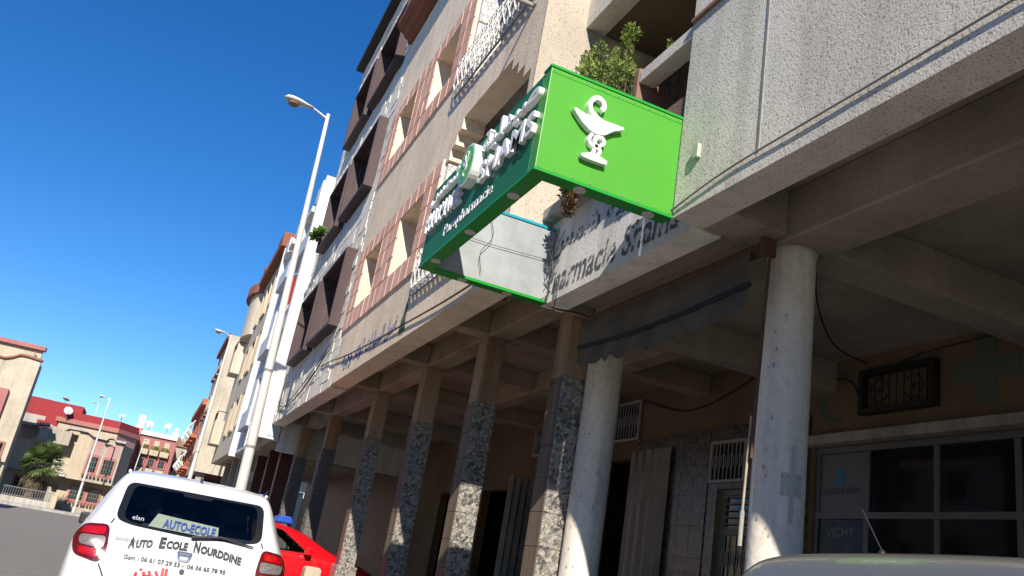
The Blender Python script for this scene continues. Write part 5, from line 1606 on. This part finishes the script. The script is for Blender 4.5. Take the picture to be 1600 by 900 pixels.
# fan palm
pt = thing('palm_tree', 'squat green fan palm growing behind the garden wall', 'tree', (-6.75, 67.3, GZ))
MB().tube([(-6.8, 67.3, .3), (-6.72, 67.3, 1.2), (-6.65, 67.3, 2.3), (-6.6, 67.3, 3.3)], [.32, .3, .3, .26], 12).build('trunk', 'bark', pt)
def frond_mesh(dry):
    mb = MB(); L = random.uniform(1.1, 1.35)
    mb.tube([(0, 0, 0), (L * .45, 0, .06), (L * .8, 0, .04)], [.022, .016, .01], 4)
    nb = 17
    for k in range(nb):
        a = math.radians(-82 + 164 * k / (nb - 1)); l = L * (.95 - .25 * abs(k - nb // 2) / (nb // 2)) * random.uniform(.9, 1.05)
        o = Vector((L * .75, 0, .04)); d = Vector((math.cos(a), math.sin(a), random.uniform(-.1, .1))); s = Vector((-d.y, d.x, 0)) * .055
        tip = o + d * l + Vector((0, 0, -.16 * l - (.25 * l if dry else 0)))
        mid = o + d * l * .55 + Vector((0, 0, .02))
        mb.add([o, mid - s, tip, mid + s], [(0, 1, 2, 3)])
    me = mb.mesh('frond'); me.materials.append(M['palm_dry' if dry else 'palm']); return me
fm = [frond_mesh(False) for _ in range(3)]; fd = [frond_mesh(True) for _ in range(2)]
for k in range(74):
    dry = k >= 58
    el = math.radians(random.uniform(-75, -45)) if dry else math.radians(-35 + 115 * (k / 58) ** .8)
    az = k * 2.39996 + random.uniform(-.2, .2)
    o = bpy.data.objects.new('frond', random.choice(fd if dry else fm)); COL.objects.link(o)
    s = random.uniform(.75, .95) * (.8 if dry else 1.0)
    attach(o, pt, basis=Matrix.Translation((-6.6, 67.3, 3.3 - (.5 if dry else 0) + random.uniform(-.2, .2))) @ Matrix.Rotation(az, 4, 'Z') @ Matrix.Rotation(-el, 4, 'Y') @ Matrix.Rotation(random.uniform(-.5, .5), 4, 'X') @ Matrix.Scale(s, 4))

# ------------------------------------------------------------------ satellite dishes
def dish(label, c, r, az, el=.5, up=.6):
    t = thing('satellite_dish', label, 'satellite dish', (c[0], c[1], c[2] - up), 0, 'satellite dishes on the far roofs')
    MB().tube([(c[0], c[1] + .1, c[2] - up), (c[0], c[1] + .1, c[2])], .03, 6).build('mast', 'grey_iron', t)
    rot = Matrix.Translation(c) @ Matrix.Rotation(az, 4, 'Z') @ Matrix.Rotation(math.pi / 2 - el, 4, 'X')
    r *= .7
    mb = MB().lathe([(.02, -.16 * r), (.4 * r, -.13 * r), (.75 * r, -.05 * r), (r, .06 * r), (r, .075 * r), (.75 * r, -.03 * r), (.4 * r, -.11 * r), (.02, -.14 * r)], (0, 0, 0), 20)
    d = bpy.data.objects.new('reflector', mb.mesh('reflector', True)); d.data.materials.append(M['dish']); COL.objects.link(d)
    attach(d, t, basis=rot)
    a = MB().tube([(0, -r * .95, .05), (0, -.1 * r, r * .9)], .02, 5).mesh('feed_arm'); a.materials.append(M['grey_iron'])
    ao = bpy.data.objects.new('feed_arm', a); COL.objects.link(ao); attach(ao, t, basis=rot)
dish('big white satellite dish against the dark red roof wall', (-6.65, 73.6, 7.85), .47, .25, .35)
dish('white satellite dish on the pink roof band, edge turned', (-2.9, 75.5, 8.5), .36, -.3, .8, .7)
dish('white satellite dish beside the white chimney of the rose house', (-.75, 80.4, 8.75), .50, .2, .35, .7)
dish('white satellite dish at the right end of the white roof parapet', (.75, 80.8, 8.95), .46, -.5, .4, .9)
dish('small dish on top of the white chimney', (-1.45, 80.2, 9.2), .42, .1, .5, .3)
dish('grey dish silhouetted on the dark red roof storey', (-7.4, 77, 9.0), .42, 2.6, 1.2, .45)
dish('far dish above the white chimney of the far cream house', (1.6, 83.2, 9.0), .3, .2, .4, .3)

# ------------------------------------------------------------------ flag, bollard, bucket
fg = thing('flag', 'red flag hanging from a short pole on the white fin of the apartment building', 'flag', (2.45, 24.1, 8.4))
MB().tube([(2.5, 24.05, 8.55), (2.25, 24.7, 8.5)], .02, 6).build('pole', 'white_iron', fg)
vs = []; fs = []
for i in range(11):
    for j in range(9):
        u, v = i / 10, j / 8
        vs.append((2.42 - .12 * u + .05 * math.sin(u * 7 + v * 2), 24.0 + .9 * u + .3 * v, 8.5 - .9 * v - .2 * u + .04 * math.sin(u * 9)))
for i in range(10):
    for j in range(8): fs.append((i * 9 + j, i * 9 + j + 1, i * 9 + 10 + j, i * 9 + 9 + j))
MB().add(vs, fs).build('cloth', 'flag_red', fg, smooth=True)
bo_ = thing('bollard', 'short cream concrete bollard in front of the red car', 'bollard', (2.42, 12.1, 0))
MB().prism([(-.13, 0), (.13, 0), (.11, .86), (.08, .89), (-.08, .89), (-.11, .86)], lambda u, v, w_: (2.42 + u, w_, v), 12.0, 12.22).build('post', 'house_cream', bo_, bevel=.015)
bk = thing('bucket', 'green plastic bucket turned over at the foot of the tiled pillar', 'bucket', (3.2, 14.0, 0))
MB().lathe([(.2, 0), (.17, .5), (.14, .62), (.05, .66)], (3.2, 14.0, .0), 18).build('shell', 'bucket', bk, smooth=True)
MB().tube([(3.2 + .2 * math.cos(a), 14 + .2 * math.sin(a), .03) for a in [math.radians(q) for q in range(0, 361, 30)]], .015, 5).build('rim', 'bucket', bk)
